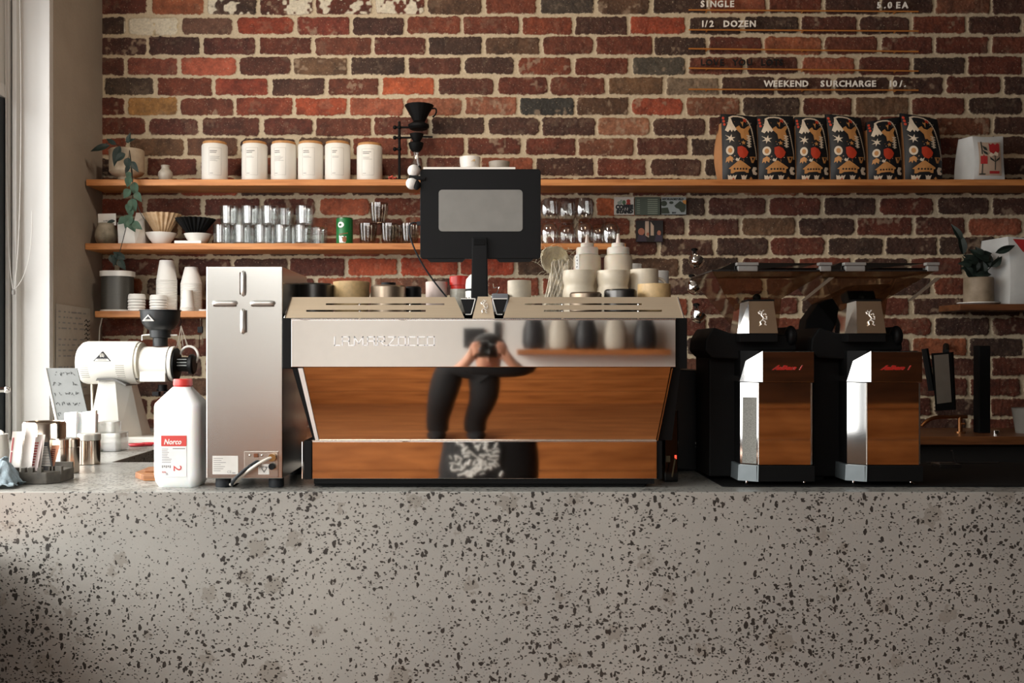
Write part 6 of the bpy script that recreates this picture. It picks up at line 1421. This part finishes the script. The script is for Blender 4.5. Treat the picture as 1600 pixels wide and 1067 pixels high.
decal(sk, 'red_patch', fr, [[(.10, .97), (1, .97), (1, .82), (.3, .78)], [(.34, .78), (.9, .78), (.9, .62), (.34, .62)]], RM, .003)
# pour-over lever / grey handle behind the second grinder
LV = thing('wall_lever', 'flat steel handle in a black frame hanging behind the far grinder', 'handle', (wx(1474, 3.9), 3.95, wz(632, 3.9))); Yh = 3.9
m = MB(); m.hexa([W(1464, 631, Yh), W(1487, 628, Yh), W(1487, 628, Yh+.015), W(1464, 631, Yh+.015), W(1459, 555, Yh), W(1482, 553, Yh), W(1482, 553, Yh+.015), W(1459, 555, Yh+.015)]); m.build('plate', mat('dull_steel', '8d857a', .4, .6), LV, smooth=0)
m = MB(); m.hexa([W(1462, 642, Yh+.002), W(1492, 640, Yh+.002), W(1494, 640, Yh+.04), W(1464, 642, Yh+.04), W(1455, 552, Yh+.002), W(1486, 550, Yh+.002), W(1490, 550, Yh+.04), W(1457, 552, Yh+.04)]); m.tube([W(1445, 545, Yh+.03), W(1456, 610, Yh+.03)], .014, 8); m.tube([W(1478, 550, Yh+.03), W(1478, 540, WALLY-.003)], .012, 8); m.build('frame', MATTE, LV, smooth=0)
TP = thing('copper_tap', 'copper water tap over the dark bench beside the far grinder', 'tap', (wx(1476, 4.0), 4.0, CT)); Yt = 4.0
m = MB(); m.tube(bez([W(1440, 666, Yt), W(1450, 652, Yt), W(1470, 651.5, Yt)], 10)+[W(1511, 651, Yt)], .0075, 12); m.build('spout', mat('copper_worn', 'a8744c', .3, 1), TP)
m = MB(); m.tube([W(1500, 651, Yt), Vector((wx(1500, Yt), Yt, CT))], .009, 12); m.lathe([(0, 0), (.02, 0), (.02, .006), (0, .006)], (wx(1500, Yt), Yt, CT), 20); m.tube([W(1500, 662, Yt), W(1508, 662, Yt-.02)], .004, 8); m.build('tap_body', mat('copper_worn'), TP)
m = MB(); m.box(wx(1528, 4.0), wx(1546, 4.0), 3.99, 4.04, CT, wz(540, 4.0), .004); PS = m.build('black_post', MATTE); tag(PS, 'tall plain black post standing on the bench by the copper tap', 'post')
m = MB(); m.lathe([(0, 0), (.013, 0), (.013, .018), (0, .018)], (wx(1556, 3.9), 3.9, CT), 18); tag(m.build('steel_stopper', STEEL), 'tiny steel stopper on the bench in front of the black post', 'stopper')
m = MB(); m.lathe([(0, 0), (.04, 0), (.055, .1), (.053, .1), (.038, .004), (0, .004)], (wx(1604, 4.0), 4.0, CT), 30); tag(m.build('grey_bucket', mat('bucket_grey', '77736c', .6)), 'speckled grey bucket on the bench at the picture edge', 'bucket')
# knock drawer tools on the counter at the right
m = MB(); m.tube([Vector((wx(1448, 2.9), 2.9, CT+.004)), Vector((wx(1560, 2.9), 2.9, CT+.004))], .002, 6); tag(m.build('steel_rod', GUN), 'thin metal rod lying on the dark counter beside the far grinder', 'rod')
m = MB(); m.tube([Vector((wx(1487, 2.8), 2.8, CT+.05)), Vector((wx(1494, 2.8), 2.8, CT+.015))], .0035, 8); m.tube([Vector((wx(1468, 2.8), 2.8, CT+.014)), Vector((wx(1494, 2.8), 2.8, CT+.014))], .0016, 6); m.box(wx(1466, 2.8), wx(1500, 2.8), 2.79, 2.85, CT, CT+.012, .002); tag(m.build('counter_tool', GUN), 'small dark clamp tool with a bright lever on the counter', 'tool')

# ------------------------------------------------------------------ the photographer, seen only in the polished steel
def skin(name, nodes, edges, mtl, parent, sub=2, root=0):
    me = bpy.data.meshes.new(name); me.from_pydata([Vector(n[0])-wpos(parent) for n in nodes], edges, [])
    o = bpy.data.objects.new(name, me); COL.objects.link(o); o.parent = parent
    o.modifiers.new('skin', 'SKIN'); 
    sv = me.skin_vertices[0].data if me.skin_vertices else None
    if sv is None:
        bm = bmesh.new(); bm.from_mesh(me); bm.verts.layers.skin.verify(); bm.to_mesh(me); bm.free(); sv = me.skin_vertices[0].data
    for i, n in enumerate(nodes):
        r = n[1]; sv[i].radius = r if isinstance(r, tuple) else (r, r); sv[i].use_root = (i == root)
    o.modifiers['skin'].use_smooth_shade = True
    s = o.modifiers.new('sub', 'SUBSURF'); s.levels = sub; s.render_levels = sub
    me.materials.append(mtl); return o
PX, PY = .02, -.02
PS_ = thing('person', 'person in a long black printed top and black trousers photographing the counter, seen reflected', 'person', (PX-.08, -.30, 0))
SKIN = mat('skin', 'c58f74', .5, sub=.1, var=.04)
N = [((-.03, -.31, .92), .08), ((-.03, -.31, 1.06), .115), ((.01, -.29, 1.22), .13), ((.018, -.24, 1.34), .05), ((.02, -.205, 1.40), (.065, .07)), ((.02, -.195, 1.46), (.074, .09)), ((.02, -.2, 1.52), (.068, .08))]
E = [(0, 1), (1, 2), (2, 3), (3, 4), (4, 5), (5, 6)]
def chain(start, lst):
    p = start
    for c, r in lst: N.append((c, r)); E.append((p, len(N)-1)); p = len(N)-1
    return p
for sg in (-1, 1):
    w_ = chain(2, [((.02+sg*.17, -.28, 1.31), .055), ((.02+sg*.27, -.16, 1.22), .042), ((.02+sg*.17, -.085, 1.36), .032), ((.02+sg*.105, -.055, 1.43), .024)])
    pl_ = chain(w_, [((.02+sg*.088, -.045, 1.458), (.026, .014))])
    for f in range(4):
        z = 1.515-f*.014; l = (.030, .034, .031, .024)[f]
        chain(pl_, [((.02+sg*(.082-f*.003), -.038, z-.016), .0085), ((.02+sg*(.070-f*.002), -.024, z), .0085), ((.02+sg*(.070-l), -.020, z+.003), .0075)])
    chain(pl_, [((.02+sg*.074, -.058, 1.446), .010), ((.02+sg*.052, -.070, 1.442), .009)])
    hip = chain(0, [((-.09+sg*.08, -.31, .80), .055), ((-.12+sg*.10+.02*(sg > 0), -.27, .48), .058), ((-.15+sg*.10, -.31, .11), .036)])
skin('body', N, E, SKIN, PS_)
JET = mat('black_cloth', '111113', .85, var=.2, scale=60)
J = [((-.01, -.31, .70), (.15, .27)), ((.03, -.31, .88), (.15, .29)), ((.03, -.31, 1.06), (.14, .25)), ((.01, -.29, 1.23), (.14, .165)), ((.018, -.255, 1.325), (.07, .07))]
JE = [(0, 1), (1, 2), (2, 3), (3, 4)]
for sg in (-1, 1):
    b_ = len(J); J += [((.02+sg*.19, -.28, 1.32), .078), ((.02+sg*.285, -.165, 1.22), .068), ((.02+sg*.15, -.08, 1.385), .046)]; JE += [(3, b_), (b_, b_+1), (b_+1, b_+2)]
skin('top', J, JE, JET, PS_)
T = [((-.06, -.31, .82), .11)]; TE = []
for sg in (-1, 1):
    b_ = len(T); T += [((-.09+sg*.09, -.31, .78), .10), ((-.12+sg*.10+.02*(sg > 0), -.27, .48), .082), ((-.15+sg*.10, -.31, .20), .066), ((-.15+sg*.10, -.30, .04), .064)]; TE += [(0, b_), (b_, b_+1), (b_+1, b_+2), (b_+2, b_+3)]
skin('trousers', T, TE, JET, PS_)
for sg in (-1, 1):
    m = MB(); m.ball((-.15+sg*.105, -.245, .048), .055, .95, 2.2, .85); m.build('shoe', JET, PS_)
m = MB(); m.ball((.02, -.212, 1.505), .088, .92, 1.05, .74, 28); m.lathe([(.079, 0), (.083, .008), (.082, .03)], (.02, -.208, 1.492), 30, capend=False); m.build('hair', mat('dark_hair', '17120f', .7, bump=.001, bscale=300), PS_)
m = MB(); m.ball((.02, -.118, 1.437), .012, .8, 1, 1.4, 10); m.build('nose', SKIN, PS_)
m = MB(); m.ball((.02, -.128, 1.404), .016, 1.3, .5, .4, 12); m.build('mouth', mat('lips', '9c5a50', .5), PS_)
for sg in (-1, 1): m = MB(); m.ball((.02+sg*.077, -.2, 1.45), .022, .4, .7, 1.2, 12); m.build('ear', SKIN, PS_)
for sg in (-1, 1): m = MB(); m.ball((.02+sg*.032, -.124, 1.462), .011, 1.2, .6, .6, 12); m.build('eye', mat('eye_white', 'd8d2ca', .3), PS_)
# pale scribbled print on the top
m = MB(); random.seed(44)
for k in range(90):
    x = random.uniform(-.17, .06)+(.03 if k % 2 else 0); z = random.uniform(.86, 1.08); a = random.random()*PI; L = random.uniform(.008, .028)
    if abs(x+.05) > .12 and z > .98: continue
    y = -.31+.150+.012-.10*abs((x+.0)/.24)**2
    m.tube([Vector((x-L*math.cos(a), y, z-L*math.sin(a)*.7)), Vector((x, y+.003, z+.004)), Vector((x+L*math.cos(a), y, z+L*math.sin(a)*.7))], random.uniform(.003, .007), 5)
o = m.build('printed_graphic', mat('print_white', 'd8d8d4', .7), PS_); o['kind'] = 'stuff'
HC2 = thing('handheld_camera', 'black compact camera held up to the photographer face, seen reflected', 'camera', (.0, -.045, 1.45))
m = MB(); m.box(-.058, .062, -.075, -.034, 1.447, 1.512, .006); m.box(-.02, .022, -.07, -.036, 1.512, 1.526, .003); m.build('camera_body', GLOSS, HC2)
m = MB(); m.lathe([(0, -.033), (.027, -.033), (.028, -.012), (.024, -.008), (.018, -.010), (0, -.014)], (0, 0, 1.48), 32, 'Y'); m.build('lens', GLOSS, HC2)

# things along the rear wall that the steel picks up
for i, (x0, x1, z0, z1) in enumerate(((-.13, 0.0, 1.50, 1.62), (.06, .10, 1.52, 1.66))):
    m = MB(); m.box(x0, x1, YB+.001, YB+.02, z0, z1, .002); tag(m.build('framed_print', mat('dark_print', '2a2b2d', .5)), ['small dark framed print on the rear white wall, reflected beside the photographer', 'narrow dark plaque on the rear white wall next to the framed print'][i], 'picture')
for i, x in enumerate((.30, .46, .62, .80, .98)):
    col = ('dark_cushion', '2b2b2e') if i % 2 == 0 else ('linen_cushion', 'cfc6b6')
    t = tag(MB().lathe([(0, 0), (.06, .004), (.07, .04), (.066, .12), (.045, .19), (0, .2)], (x, YB+.11, 1.4892), 24, sx=1, sy=.7).build('ceramic_bottle', mat(col[0], col[1], .4)), ['dark rounded bottle on the rear ledge, closest to the framed prints', 'pale rounded bottle on the rear ledge between two dark ones, nearer the prints', 'middle dark rounded bottle on the rear ledge', 'pale rounded bottle on the rear ledge between two dark ones, nearer the panelling', 'dark rounded bottle on the rear ledge next to the tall panelling'][i], 'bottle', 'bottles on the rear ledge')
tag(MB().box(.2, 1.12, YB+.002, YB+.2, 1.455, 1.489, .003).build('wall_ledge', DADO), 'narrow wooden ledge on the rear wall carrying rounded bottles', 'shelf')
tag(MB().box(1.35, XR, YB+.001, YB+.055, 1.15, 2.25, .003).build('trim_10', wood('tall_panelling', '5a341d', '341d0f', .4, grain=(1, 1, 8), scale=4)), kind='structure')

# unseen cupboard added beside the side window to shade the counter's lower left
m = MB(); m.box(-1.85, -1.14, 1.45, 2.27, 0, .99, .004); cbd = thing('shade_cupboard', 'unseen cupboard added below the side window to shade the lower left of the counter', 'cupboard', (-1.4, 1.7, 0)); m.build('cabinet_body', mat('cupboard_paint', '5d574e', .6), cbd)
m = MB(); m.box(-1.855, -1.13, 1.43, 2.28, .9905, 1.02, .004); m.build('worktop', SHELF, cbd)
